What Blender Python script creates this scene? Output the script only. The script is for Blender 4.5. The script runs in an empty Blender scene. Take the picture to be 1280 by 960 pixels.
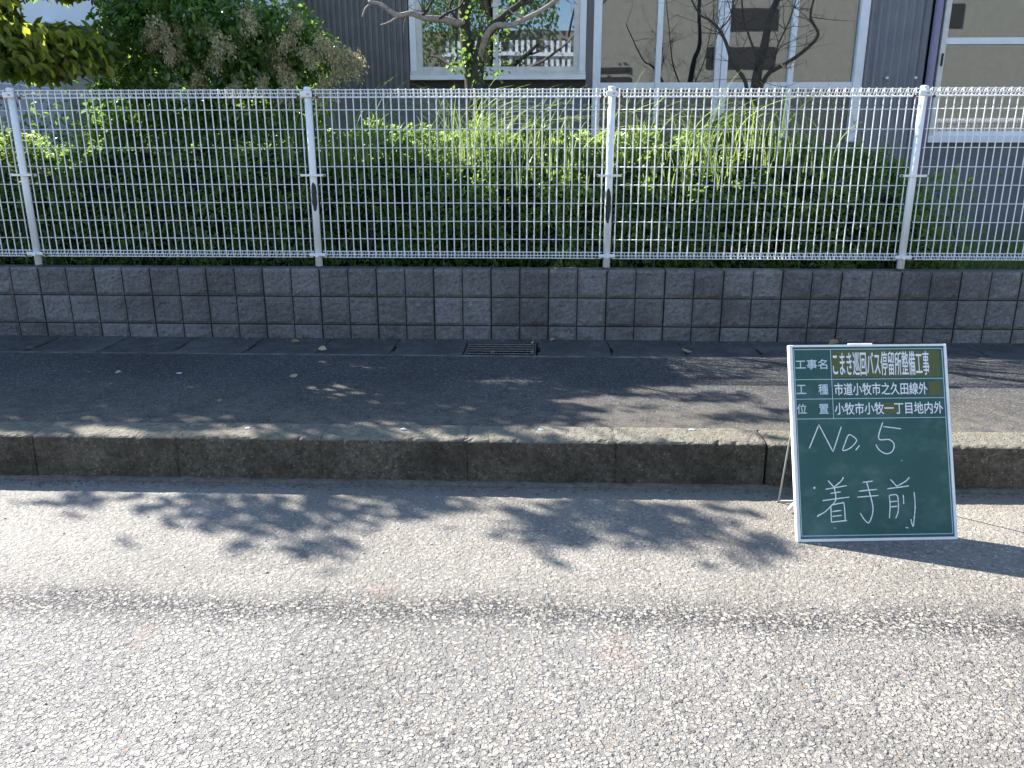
import bpy, bmesh, math, random
import numpy as np
from mathutils import Vector, Matrix, Euler, noise
R = math.radians
rng = np.random.default_rng(5); random.seed(5)
sc = bpy.context.scene
col = sc.collection

# ------------------------------------------------------------------ camera, sky, sun, exposure
cam = bpy.data.cameras.new('camera'); camo = bpy.data.objects.new('camera', cam); col.objects.link(camo)
cam.lens = 28.125; cam.sensor_width = 36; cam.sensor_fit = 'HORIZONTAL'; cam.clip_start = .05; cam.clip_end = 600
camo.location = (3.539, 0, 1.435)
camo.rotation_euler = Euler((R(90 - 16.35), 0, R(1.97)), 'XYZ')
sc.camera = camo
SUNV = Vector((1.12, -.756, -1.0))            # the way the light travels
elev = math.atan2(1, math.hypot(1.12, .756)); az = math.atan2(-1.12, .756)
w = bpy.data.worlds.new('World'); sc.world = w; w.use_nodes = True
nt = w.node_tree; bg = nt.nodes['Background']
sky = nt.nodes.new('ShaderNodeTexSky'); sky.sky_type = 'NISHITA'; sky.sun_disc = False
sky.sun_elevation = elev; sky.sun_rotation = az; sky.air_density = 1.0; sky.dust_density = .2; sky.ozone_density = 2.2
nt.links.new(sky.outputs[0], bg.inputs[0]); bg.inputs[1].default_value = .108
sun = bpy.data.lights.new('sun', 'SUN'); sun.energy = 5.0; sun.angle = R(.47); sun.color = (1.0, .95, .88)
suno = bpy.data.objects.new('sun', sun); col.objects.link(suno)
suno.rotation_euler = SUNV.to_track_quat('-Z', 'Y').to_euler(); suno.location = (-8, 6, 12)
sc.view_settings.view_transform = 'Standard'; sc.view_settings.look = 'None'
sc.view_settings.exposure = 1.6; sc.view_settings.gamma = 1

# ------------------------------------------------------------------ object helpers
def link(name, me, parent=None, loc=None, rot=None):
    o = bpy.data.objects.new(name, me); col.objects.link(o)
    if parent: o.parent = parent
    if loc is not None: o.location = loc
    if rot is not None: o.rotation_euler = rot
    return o
def tag(o, label=None, cat=None, group=None, kind=None):
    if label: o['label'] = label
    if cat: o['category'] = cat
    if group: o['group'] = group
    if kind: o['kind'] = kind
    return o
def empty(name, loc=(0, 0, 0), rz=0):
    o = bpy.data.objects.new(name, None); col.objects.link(o); o.location = loc; o.rotation_euler = (0, 0, rz)
    o.empty_display_size = .1
    return o
class MB:
    def __init__(s): s.v = []; s.f = []
    def add(s, vs, fs):
        n = len(s.v); s.v += [tuple(p) for p in vs]; s.f += [tuple(i + n for i in f) for f in fs]; return s
    def box(s, x0, x1, y0, y1, z0, z1, M=None, c=0):
        if c:
            vs = []; 
            for z, k in ((z0, c), (z0 + c, 0), (z1 - c, 0), (z1, c)):
                for (a, b) in ((x0 + c + 0, y0 + k), (x1 - c, y0 + k), (x1 - k, y0 + c), (x1 - k, y1 - c), (x1 - c, y1 - k), (x0 + c, y1 - k), (x0 + k, y1 - c), (x0 + k, y0 + c)):
                    vs.append((a, b, z))
            fs = [tuple(range(7, -1, -1)), tuple(range(24, 32))]
            for r in range(3):
                for i in range(8): fs.append((r * 8 + i, r * 8 + (i + 1) % 8, r * 8 + 8 + (i + 1) % 8, r * 8 + 8 + i))
        else:
            vs = [(x0, y0, z0), (x1, y0, z0), (x1, y1, z0), (x0, y1, z0), (x0, y0, z1), (x1, y0, z1), (x1, y1, z1), (x0, y1, z1)]
            fs = [(0, 3, 2, 1), (4, 5, 6, 7), (0, 1, 5, 4), (1, 2, 6, 5), (2, 3, 7, 6), (3, 0, 4, 7)]
        if M is not None: vs = [tuple(M @ Vector(p)) for p in vs]
        return s.add(vs, fs)
    def tube(s, pts, rad, n=8, cap=True):
        pts = [Vector(p) for p in pts]; k = len(pts)
        rad = rad if hasattr(rad, '__len__') else [rad] * k
        vs = []; up = None
        for i, p in enumerate(pts):
            d = (pts[min(i + 1, k - 1)] - pts[max(i - 1, 0)]).normalized()
            if up is None: up = d.orthogonal().normalized()
            up = (up - d * up.dot(d)); up = up.normalized() if up.length > 1e-6 else d.orthogonal().normalized()
            b = d.cross(up)
            for j in range(n):
                a = 2 * math.pi * j / n; vs.append(p + (up * math.cos(a) + b * math.sin(a)) * rad[i])
        fs = [(i * n + j, i * n + (j + 1) % n, (i + 1) * n + (j + 1) % n, (i + 1) * n + j) for i in range(k - 1) for j in range(n)]
        if cap: fs += [tuple(range(n - 1, -1, -1)), tuple(range((k - 1) * n, k * n))]
        return s.add(vs, fs)
    def mesh(s, name, mat, smooth=False):
        me = bpy.data.meshes.new(name); me.from_pydata(s.v, [], s.f)
        for m in (mat if isinstance(mat, (list, tuple)) else [mat]): me.materials.append(m)
        if smooth: me.polygons.foreach_set('use_smooth', [True] * len(me.polygons))
        me.update(); return me
    def build(s, name, mat, parent=None, smooth=False, loc=None, rot=None):
        return link(name, s.mesh(name, mat, smooth), parent, loc, rot)
def npmesh(name, V, F, mat, tint=None, smooth=False):
    me = bpy.data.meshes.new(name); n = len(V); k = F.shape[1]
    me.vertices.add(n); me.vertices.foreach_set('co', np.asarray(V, np.float32).ravel())
    me.loops.add(F.size); me.loops.foreach_set('vertex_index', F.astype(np.int32).ravel())
    me.polygons.add(len(F)); me.polygons.foreach_set('loop_start', np.arange(0, F.size, k, dtype=np.int32))
    me.polygons.foreach_set('loop_total', np.full(len(F), k, np.int32))
    if smooth: me.polygons.foreach_set('use_smooth', np.ones(len(F), bool))
    me.update(calc_edges=True)
    if tint is not None:
        a = me.attributes.new('tint', 'FLOAT', 'POINT'); a.data.foreach_set('value', np.asarray(tint, np.float32))
    me.materials.append(mat); return me

# ------------------------------------------------------------------ materials
class NT:
    def __init__(s, name):
        s.m = bpy.data.materials.new(name); s.m.use_nodes = True; s.t = s.m.node_tree
        s.p = s.t.nodes['Principled BSDF']; s.out = s.t.nodes['Material Output']
        s._c = None
    def n(s, ty, **k):
        a = s.t.nodes.new(ty)
        for q, v in k.items(): setattr(a, q, v)
        return a
    def L(s, a, b): s.t.links.new(a, b)
    def pos(s):
        if s._c is None: s._c = s.n('ShaderNodeNewGeometry').outputs['Position']
        return s._c
    def obj(s): return s.n('ShaderNodeTexCoord').outputs['Object']
    def mapv(s, v, scale=(1, 1, 1), loc=(0, 0, 0), rot=(0, 0, 0)):
        m = s.n('ShaderNodeMapping'); s.L(v, m.inputs[0]); m.inputs['Scale'].default_value = scale
        m.inputs['Location'].default_value = loc; m.inputs['Rotation'].default_value = rot; return m.outputs[0]
    def noise(s, v, sc_, det=4, ro=.55, dist=0):
        a = s.n('ShaderNodeTexNoise'); s.L(v, a.inputs['Vector']); a.inputs['Scale'].default_value = sc_
        a.inputs['Detail'].default_value = det; a.inputs['Roughness'].default_value = ro; a.inputs['Distortion'].default_value = dist
        return a.outputs['Fac']
    def vor(s, v, sc_, feat='F1', rnd=1):
        a = s.n('ShaderNodeTexVoronoi'); a.feature = feat; s.L(v, a.inputs['Vector']); a.inputs['Scale'].default_value = sc_
        a.inputs['Randomness'].default_value = rnd; return a
    def ramp(s, f, stops, inter='LINEAR'):
        a = s.n('ShaderNodeValToRGB'); s.L(f, a.inputs[0]); e = a.color_ramp; e.interpolation = inter
        while len(e.elements) < len(stops): e.elements.new(.5)
        for el, (p, c) in zip(e.elements, stops):
            el.position = p; el.color = (c, c, c, 1) if not hasattr(c, '__len__') else (*c, 1)
        return a.outputs[0]
    def mix(s, f, a, b, mode='MIX'):
        m = s.n('ShaderNodeMix'); m.data_type = 'RGBA'; m.blend_type = mode
        for i, v in ((0, f), (6, a), (7, b)):
            if hasattr(v, 'is_output') or isinstance(v, bpy.types.NodeSocket): s.L(v, m.inputs[i])
            elif i == 0: m.inputs[0].default_value = v
            else: m.inputs[i].default_value = (v, v, v, 1) if not hasattr(v, '__len__') else (*v, 1)
        return m.outputs[2]
    def math(s, op, a, b=0., c=0., clamp=False):
        m = s.n('ShaderNodeMath'); m.operation = op; m.use_clamp = clamp
        for i, v in enumerate((a, b, c)):
            if isinstance(v, bpy.types.NodeSocket): s.L(v, m.inputs[i])
            else: m.inputs[i].default_value = v
        return m.outputs[0]
    def sep(s, v, i):
        a = s.n('ShaderNodeSeparateXYZ'); s.L(v, a.inputs[0]); return a.outputs[i]
    def bump(s, h, dist, strength=1, prev=None):
        b = s.n('ShaderNodeBump'); s.L(h, b.inputs['Height']); b.inputs['Distance'].default_value = dist
        b.inputs['Strength'].default_value = strength
        if prev is not None: s.L(prev, b.inputs['Normal'])
        return b.outputs[0]
    def fin(s, colr=None, rough=.8, normal=None, spec=.5, metal=0):
        if colr is not None:
            if isinstance(colr, bpy.types.NodeSocket): s.L(colr, s.p.inputs['Base Color'])
            else: s.p.inputs['Base Color'].default_value = (*colr, 1)
        if isinstance(rough, bpy.types.NodeSocket): s.L(rough, s.p.inputs['Roughness'])
        else: s.p.inputs['Roughness'].default_value = rough
        s.p.inputs['Specular IOR Level'].default_value = spec; s.p.inputs['Metallic'].default_value = metal
        if normal is not None: s.L(normal, s.p.inputs['Normal'])
        return s.m
def simple(name, c, rough=.6, var=.15, nsc=12, metal=0, spec=.5, bump=0):
    t = NT(name); f = t.noise(t.obj(), nsc, 5)
    a = tuple(max(0, x * (1 - var)) for x in c); b = tuple(x * (1 + var) for x in c)
    nrm = t.bump(t.noise(t.obj(), nsc * 6, 3), bump) if bump else None
    return t.fin(t.ramp(f, [(.3, a), (.7, b)]), rough, nrm, spec, metal)

def road_mat():
    t = NT('worn_asphalt'); P = t.pos()
    warp = t.n('ShaderNodeVectorMath'); warp.operation = 'MULTIPLY_ADD'
    nz = t.n('ShaderNodeTexNoise'); t.L(P, nz.inputs['Vector']); nz.inputs['Scale'].default_value = 60; nz.inputs['Detail'].default_value = 2
    t.L(nz.outputs['Color'], warp.inputs[0]); warp.inputs[1].default_value = (.008, .008, .008); t.L(P, warp.inputs[2])
    Q = warp.outputs[0]
    big = t.vor(Q, 78); edge = t.vor(Q, 78, 'DISTANCE_TO_EDGE'); sm = t.vor(Q, 175); sme = t.vor(Q, 175, 'DISTANCE_TO_EDGE')
    y = t.sep(P, 1); x = t.sep(P, 0)
    wob = t.math('MULTIPLY_ADD', t.noise(P, 2.2, 8, .72), .30, t.math('MULTIPLY', x, .012))
    yy = t.math('ADD', y, t.math('SUBTRACT', wob, .19))
    # zones over y : 0 dusty strip near the kerb, 1 rough wheel edge, then open asphalt
    dusty = t.ramp(t.math('MULTIPLY_ADD', yy, 1, -2.0, True), [(.28, 0.), (.42, .7), (1.0, 1.)])
    band = t.ramp(t.math('MULTIPLY_ADD', yy, 1, -2.0, True), [(.13, 0.), (.24, 1.), (.31, 1.), (.42, 0.)])
    stone = t.ramp(t.sep(big.outputs['Color'], 0), [(0, (.12, .12, .13)), (.12, (.23, .228, .228)), (.32, (.33, .325, .315)), (.6, (.39, .38, .362)), (.84, (.45, .437, .405)), (.95, (.62, .60, .56)), (1, (.34, .26, .19))])
    stone2 = t.ramp(t.sep(sm.outputs['Color'], 1), [(0, (.14, .14, .15)), (.3, (.29, .287, .283)), (1, (.43, .42, .395))])
    # rounded stones of two sizes set in a paler matrix
    rnd = t.ramp(big.outputs['Distance'], [(.46, 1.), (.62, 0.)]); pick = t.ramp(t.sep(big.outputs['Color'], 2), [(.16, 0.), (.20, 1.)])
    st1 = t.math('MULTIPLY', rnd, pick)
    rnd2 = t.ramp(sm.outputs['Distance'], [(.44, 1.), (.6, 0.)]); st2 = t.math('MULTIPLY', rnd2, t.ramp(t.sep(sm.outputs['Color'], 2), [(.14, 0.), (.18, .9)]))
    matrix = t.ramp(t.noise(P, 190, 3, .7), [(.32, (.175, .172, .172)), (.68, (.32, .313, .305))])
    c = t.mix(st1, t.mix(st2, matrix, stone2), stone)
    gap = t.math('MAXIMUM', st1, st2)
    binder = t.mix(dusty, t.mix(band, (.20, .197, .20), (.03, .03, .036)), (.25, .235, .205))
    gapm = t.math('MULTIPLY', t.math('SUBTRACT', 1., gap), t.math('MULTIPLY_ADD', band, .55, .35), 0, True)
    c = t.mix(gapm, c, binder)
    dustm = t.math('MULTIPLY', dusty, t.ramp(t.noise(P, 22, 5, .65), [(.3, .08), (.7, .62)]))
    c = t.mix(dustm, c, t.ramp(t.noise(P, 5, 4), [(.3, (.27, .252, .218)), (.7, (.345, .322, .28))]))
    strip = t.math('MULTIPLY', t.ramp(t.math('MULTIPLY_ADD', yy, 1, -2.9, True), [(.08, 0.), (.26, 1.)]), t.ramp(t.noise(P, 7, 5, .6), [(.35, .2), (.6, .75)]))
    c = t.mix(strip, c, t.ramp(t.noise(P, 120, 3), [(.3, (.23, .22, .20)), (.7, (.33, .312, .28))]))
    dark = t.math('MULTIPLY', band, t.ramp(t.noise(P, 9, 5, .7), [(.42, .0), (.62, .4)]))
    c = t.mix(dark, c, t.mix(.6, c, (.075, .077, .09)))
    pale = t.ramp(t.noise(P, .9, 4), [(.32, .84), (.7, 1.12)])
    c = t.mix(1., c, pale, 'MULTIPLY')
    c = t.mix(1., c, t.mix(t.math('MULTIPLY_ADD', x, .22, -.35, True), (.90, .885, .86), (.82, .775, .71)), 'MULTIPLY')      # paler to the left, browner to the right
    wear = t.ramp(t.noise(t.mapv(P, (.35, 1.6, 1)), 1.3, 5, .6), [(.35, .86), (.62, 1.06)]); c = t.mix(1., c, wear, 'MULTIPLY')
    # rusty specks and a few dark ones
    rs = t.math('MULTIPLY', t.ramp(t.noise(P, 3.1, 3), [(.64, 0.), (.72, 1.)]), t.ramp(t.noise(P, 75, 2), [(.50, 0.), (.62, .5)]))
    c = t.mix(rs, c, (.42, .24, .14))
    h = t.math('ADD', t.math('MULTIPLY', st1, .8), t.math('MULTIPLY', st2, .35))
    hh = t.math('MULTIPLY', h, t.math('MULTIPLY_ADD', dusty, -.55, 1.))
    hh = t.math('ADD', hh, t.math('MULTIPLY', t.noise(P, 260, 3), .25))
    hh = t.math('ADD', hh, t.math('MULTIPLY', t.noise(P, 30, 3), .5))
    return t.fin(c, .85, t.bump(hh, .0055, 1), .3)
def walk_mat():
    t = NT('dark_footway_asphalt'); P = t.pos()
    v = t.vor(P, 140); c = t.ramp(t.sep(v.outputs['Color'], 0), [(0, (.026, .028, .031)), (.6, (.056, .057, .06)), (.92, (.11, .107, .102)), (1, (.22, .205, .185))])
    y = t.sep(P, 1)
    dm = t.math('MULTIPLY', t.ramp(t.math('MULTIPLY_ADD', t.math('ADD', y, t.math('MULTIPLY', t.noise(P, 2.5, 4), .6)), -.9, 4.25, True), [(0, 0.), (.7, 1.)]), t.ramp(t.noise(P, 14, 5, .65), [(.35, .1), (.65, .7)]))
    c = t.mix(dm, c, (.165, .145, .115))
    e = t.math('ABSOLUTE', t.math('SUBTRACT', y, 5.035))
    em = t.math('MULTIPLY', t.ramp(e, [(0, 1.), (.025, .9), (.05, 0.)]), t.ramp(t.noise(P, 6, 5, .7), [(.4, .15), (.6, 1.)]))
    c = t.mix(em, c, (.24, .23, .215))
    c = t.mix(1., c, t.ramp(t.noise(P, 1.6, 4), [(.3, .8), (.7, 1.15)]), 'MULTIPLY')
    h = t.math('ADD', t.math('MULTIPLY', v.outputs['Distance'], -.5), t.math('MULTIPLY', t.noise(P, 220, 3), .5))
    return t.fin(c, .85, t.bump(h, .004, .8), .3)
def conc_mat(name, lo, hi, dirt=(.05, .045, .035), dk=.5, sc_=9, bump=.004, perobj=.2, pits=True, top_c=False):
    t = NT(name); P = t.pos()
    f = t.noise(P, sc_, 6, .65); c = t.ramp(f, [(.3, lo), (.7, hi)])
    sp = t.vor(P, 160); c = t.mix(t.ramp(t.sep(sp.outputs['Color'], 0), [(.0, .4), (.12, 0.), (.93, 0.), (1, .22)]), c, t.ramp(t.sep(sp.outputs['Color'], 1), [(.4, (.06, .055, .05)), (.6, (.5, .48, .44))]))
    d = t.ramp(t.noise(P, 3.2, 6, .7), [(.42, 0.), (.66, dk)]); c = t.mix(d, c, dirt)
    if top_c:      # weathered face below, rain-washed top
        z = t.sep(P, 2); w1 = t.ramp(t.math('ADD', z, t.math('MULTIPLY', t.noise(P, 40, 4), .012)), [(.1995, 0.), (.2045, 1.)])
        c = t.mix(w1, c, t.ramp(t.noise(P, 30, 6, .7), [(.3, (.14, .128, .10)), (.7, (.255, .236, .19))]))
    inf = t.n('ShaderNodeObjectInfo'); r = t.math('MULTIPLY_ADD', inf.outputs['Random'], perobj, 1 - perobj / 2)
    c = t.mix(1., c, r, 'MULTIPLY')
    h = t.noise(P, 55, 6, .7)
    if pits: h = t.math('SUBTRACT', h, t.ramp(t.vor(P, 45).outputs['Distance'], [(.0, .8), (.28, 0.)]))
    return t.fin(c, .9, t.bump(h, bump), .25)
def leaf_mat(name, stops, trans=.45, rough=.35, tr_c=(.32, .5, .06), spec=.5):
    t = NT(name); a = t.n('ShaderNodeAttribute'); a.attribute_name = 'tint'
    c = t.ramp(a.outputs['Fac'], stops); t.fin(c, rough, None, spec)
    tb = t.n('ShaderNodeBsdfTranslucent'); cc = t.mix(.6, t.mix(1., c, 2.6, 'MULTIPLY'), tr_c); t.L(cc, tb.inputs[0])
    m = t.n('ShaderNodeMixShader'); m.inputs[0].default_value = trans
    t.L(t.p.outputs[0], m.inputs[1]); t.L(tb.outputs[0], m.inputs[2]); t.L(m.outputs[0], t.out.inputs[0]); return t.m
def glass_mat():
    t = NT('window_glass'); tr = t.n('ShaderNodeBsdfTransparent'); tr.inputs[0].default_value = (.72, .76, .78, 1)
    g = t.n('ShaderNodeBsdfGlossy'); g.inputs['Roughness'].default_value = .0; g.inputs[0].default_value = (.9, .95, 1, 1)
    P = t.pos(); t.L(t.bump(t.noise(P, 1.1, 1), .0015, .4), g.inputs['Normal'])
    fr = t.n('ShaderNodeFresnel'); fr.inputs[0].default_value = 1.5
    f = t.math('MULTIPLY_ADD', fr.outputs[0], 1.3, .13, True)
    m = t.n('ShaderNodeMixShader'); t.L(f, m.inputs[0]); t.L(tr.outputs[0], m.inputs[1]); t.L(g.outputs[0], m.inputs[2]); t.L(m.outputs[0], t.out.inputs[0]); return t.m
M = {}
M['road'] = road_mat(); M['walk'] = walk_mat()
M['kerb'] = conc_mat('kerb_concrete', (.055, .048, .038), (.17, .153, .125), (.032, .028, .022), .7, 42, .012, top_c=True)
M['gutter'] = conc_mat('gutter_concrete', (.06, .06, .061), (.115, .112, .108), (.035, .035, .035), .6, 8, .003, pits=False)
M['block'] = conc_mat('split_face_block', (.145, .142, .148), (.265, .26, .27), (.07, .066, .064), .5, 45, .012, .4)
M['mortar'] = simple('dark_mortar', (.02, .02, .022), .95, .3)
M['paint'] = simple('white_fence_paint', (.86, .88, .90), .35, .04, 6)
M['rust'] = simple('rusty_steel', (.16, .06, .03), .8, .4, 90)
M['steel'] = simple('galvanised_steel', (.32, .33, .34), .5, .3, 30, metal=.6); M['darksteel'] = simple('dirty_dark_steel', (.07, .068, .065), .7, .4, 40)
M['black'] = simple('black_patch_and_pit_shade', (.02, .02, .025), .6, .3, 60)
M['soil'] = simple('garden_soil', (.06, .05, .035), .95, .4, 9, bump=.01)
M['siding'] = simple('dark_ribbed_steel_siding', (.155, .147, .155), .4, .2, 5, spec=.5)
M['sidingb'] = simple('grey_corrugated_siding', (.19, .20, .225), .45, .12, 4)
M['plinth'] = simple('grey_lower_wall', (.15, .16, .18), .8, .15, 4, bump=.002)
M['frame'] = simple('white_aluminium_frame', (.80, .82, .86), .4, .06, 8)
M['creamframe'] = simple('cream_weathered_frame', (.66, .65, .60), .55, .12, 12)
M['mauve'] = simple('mauve_grey_downpipe', (.25, .22, .32), .5, .06)
M['curtain'] = simple('beige_blind_fabric', (.165, .152, .125), .9, .07, 40)
M['panelb'] = simple('brown_door_panel', (.17, .145, .12), .7, .1, 9)
M['glass'] = glass_mat()
M['green_curtain'] = simple('pale_green_curtain', (.33, .38, .3), .9, .1)
M['inside'] = simple('dim_interior_wall', (.05, .055, .06), .9, .2)
M['bark'] = simple('dark_rough_bark', (.055, .047, .042), .9, .4, 30, bump=.008)
M['litbark'] = simple('pale_sunlit_bark', (.30, .26, .23), .85, .25, 30, bump=.003)  # lighter copy of the bark: sunlight on the branches put into the colour
M['hedge'] = leaf_mat('hedge_leaf', [(0, (.03, .065, .022)), (.4, (.075, .15, .045)), (.8, (.15, .24, .07)), (1, (.3, .34, .11))], .52, .3, (.48, .62, .13))
M['bushleaf'] = leaf_mat('glossy_shrub_leaf', [(0, (.03, .07, .022)), (.5, (.08, .155, .042)), (.9, (.17, .26, .06)), (1, (.3, .34, .08))], .45, .22, (.3, .5, .05), .8)
M['bigleaf'] = leaf_mat('autumn_tinged_leaf', [(0, (.03, .06, .014)), (.45, (.07, .12, .025)), (.8, (.16, .2, .03)), (.95, (.34, .28, .035)), (1, (.45, .14, .04))], .5, .3, (.45, .5, .04), .6)
M['grass'] = leaf_mat('tall_grass_blade', [(0, (.04, .07, .022)), (.5, (.10, .16, .045)), (.9, (.18, .25, .07)), (1, (.36, .32, .15))], .5, .4, (.5, .62, .18))
M['seed'] = leaf_mat('dry_seed_head', [(0, (.27, .25, .15)), (.5, (.46, .43, .27)), (1, (.62, .58, .38))], .35, .8, (.4, .32, .16), .2)
M['dry'] = leaf_mat('dry_fallen_leaf', [(0, (.25, .16, .09)), (1, (.5, .4, .28))], .1, .8, (.4, .3, .2), .2)
M['white'] = simple('white_wall_cladding', (.74, .77, .82), .6, .03, 3)
M['dark'] = simple('dark_brown_fascia', (.03, .025, .025), .6, .2)
M['beige'] = simple('beige_render', (.26, .245, .205), .9, .1, 6)
M['cblock'] = simple('pale_concrete_block', (.30, .28, .25), .9, .12, 9, bump=.002)

# ------------------------------------------------------------------ ground, road, pavement
def sheet(x0, x1, y0, y1, z0, z1, name, mat, kind='structure', nx=1, ny=1):
    mb = MB()
    for i in range(nx + 1):
        for j in range(ny + 1):
            mb.v.append((x0 + (x1 - x0) * i / nx, y0 + (y1 - y0) * j / ny, z0 + (z1 - z0) * j / ny))
    for i in range(nx):
        for j in range(ny): mb.f.append((i * (ny + 1) + j, (i + 1) * (ny + 1) + j, (i + 1) * (ny + 1) + j + 1, i * (ny + 1) + j + 1))
    o = mb.build(name, mat); tag(o, kind=kind); return o
sheet(-300, 300, -300, 400, -.25, -.25, 'ground', M['soil'])
sheet(-60, 60, -4.2, 3.5, 0, 0, 'road', M['road'])
KH = .2077; SW = .148; YW = 5.5054; WT = .6423
sheet(-60, 60, 3.49, 5.035, KH - .006, SW + .002, 'pavement', M['walk'])
mb = MB(); mb.box(-20, 30, 5.037, 5.60, -.16, -.12); chan = mb.build('drain_channel', M['black']); tag(chan, kind='structure')  # floor blackened: pit shade under the grating put into its colour
mb = MB(); mb.box(-60, 60, -6.0, -4.2, -.1, .13); tag(mb.build('far_pavement', M['walk']), kind='structure')
mb = MB(); mb.box(-60, 60, 5.64, 45, -.2, .53); tag(mb.build('yard', M['soil']), kind='structure')

# mortar fillet at the kerb foot
mb = MB(); prof = []
xs = np.arange(-4, 12, .04)
for i, x in enumerate(xs):
    wv = .010 + .008 * noise.noise(Vector((x * 6, 0, 1))); 
    prof.append([(x, 3.2985, .014 + .006 * noise.noise(Vector((x * 9, 2, 0)))), (x, 3.288 - wv, .009), (x, 3.281 - wv, -.002)])
for i in range(len(xs) - 1):
    a = [len(mb.v) + k for k in range(6)]; mb.v += prof[i] + prof[i + 1]; mb.f += [(a[0], a[1], a[4], a[3]), (a[1], a[2], a[5], a[4])]
# kerb stones
M['bed'] = simple('pale_mortar_bed', (.15, .14, .12), .95, .35, 40, bump=.004)
kerb = mb.build('kerb', M['bed']); tag(kerb, kind='structure')
def kerb_mesh(seed):
    L = .6518; D = .2; H = KH; nx = 40
    pr = [(0.0, -.02), (0.0, .03), (.001, .06), (.002, .09), (.003, .12), (.004, .15), (.005, .178), (.006, .190), (.009, .198), (.015, .2035), (.03, .2065), (.08, H), (.11, H), (.14, H), (.17, H), (.195, H - .002), (D, H - .012), (D, -.02)]
    V = []
    for i in range(nx + 1):
        u = i / nx; x = L * u
        ends = min(i, nx - i)
        for j, (y, z) in enumerate(pr):
            n = noise.noise(Vector((x * 22 + seed * 7, y * 22, z * 22))); n2 = noise.noise(Vector((x * 70, y * 70 + seed * 3, z * 70)))
            chip = max(0, noise.noise(Vector((x * 26 + seed * 13, 3, 0))) - .15) * .022 if 6 <= j <= 9 else 0
            rnd = (.004 if ends == 0 else 0)
            nyv = 1 if j < 9 else 0
            dd = n * .0022 + n2 * .0026
            V.append((x, y + (dd + chip * .6 + rnd) * (1 if j < 10 else 0), z - (dd + chip + rnd) * (1 if 7 < j < 16 else 0)))
    k = len(pr); F = [(i * k + j, (i + 1) * k + j, (i + 1) * k + j + 1, i * k + j + 1) for i in range(nx) for j in range(k - 1)]
    mb = MB().add(V, F); mb.f += [tuple(range(k - 1, -1, -1)), tuple(nx * k + j for j in range(k))]
    return mb.mesh('kerb_stone', M['kerb'])
kms = [kerb_mesh(s) for s in range(6)]
k0 = 1.2648
for i in range(-9, 17):
    x = k0 + .6533 * i; o = link('kerb_stone', kms[(i * 5) % 6], kerb, (x + .003, 3.296 + random.uniform(-.003, .003), random.uniform(-.002, .002)), (0, 0, random.uniform(-.004, .004)))
    if i == 5: o.location.x += .009; o.location.z -= .002; o.rotation_euler = (0, 0, -.008)

# gutter slabs with a hand slot in each joint
gut = MB().box(-20, 30, 5.57, 5.62, -.02, SW - .012).build('gutter', M['gutter']); tag(gut, kind='structure')
def slab_mesh(seed):
    L = .4815
    out = [(0, 0), (L, 0), (L, .465), (0, .465), (0, .26), (.016, .25), (.018, .11), (0, .10)]
    top = lambda y: -.006 * math.sin(math.pi * min(1, max(0, y / .465)))
    vs = [(x, y, -.06) for x, y in out] + [(x, y, -.004) for x, y in out] + [(x + (.003 if x < .1 else -.003), y + (.003 if y < .2 else -.003), top(y)) for x, y in out]
    n = 8; fs = [tuple(range(n - 1, -1, -1)), tuple(range(2 * n, 3 * n))]
    for r in range(2): fs += [(r * n + i, r * n + (i + 1) % n, (r + 1) * n + (i + 1) % n, (r + 1) * n + i) for i in range(n)]
    return MB().add(vs, fs).mesh('gutter_slab', M['gutter'])
gm = slab_mesh(0); gx0 = .123
for i in range(-12, 24):
    if i == 6: continue
    link('gutter_slab', gm, gut, (gx0 + .487 * i, 5.038, SW + random.uniform(-.002, .002)))

# drain grate
gr = empty('drain_grate', (3.285, 5.17, SW)); tag(gr, 'rusty steel drain grating with litter on it, let into the gutter under the block wall', 'drain grate')
X0, X1, Y0, Y1 = -.236, .236, -.128, .225
mb = MB(); mb.box(X0, X1, Y0, Y0 + .008, -.03, .0); mb.box(X0, X1, Y1 - .008, Y1, -.03, 0); mb.box(X0, X0 + .008, Y0 + .009, Y1 - .009, -.03, 0); mb.box(X1 - .008, X1, Y0 + .009, Y1 - .009, -.03, 0)
mb.build('frame', M['darksteel'], gr)
for k in range(5):
    yy = Y0 + .050 + k * .064
    MB().box(X0 + .010, X1 - .010, yy - .003, yy + .003, -.0025, .002).build('bar', M['steel'], gr)
mb = MB()
for k in range(23):
    x = X0 + .015 + k * .0200; mb.box(x - .0012, x + .0012, Y0 + .010, Y1 - .010, -.0062, -.0032)
mb.build('cross_bar', M['black'], gr)['kind'] = 'stuff'
MB().box(-.243, .2425, -.133, -.1295, -.06, -.004).build('rim', M['gutter'], gr)
MB().box(-.243, .2425, .2265, .335, -.06, -.001).build('rim', M['gutter'], gr)

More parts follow.
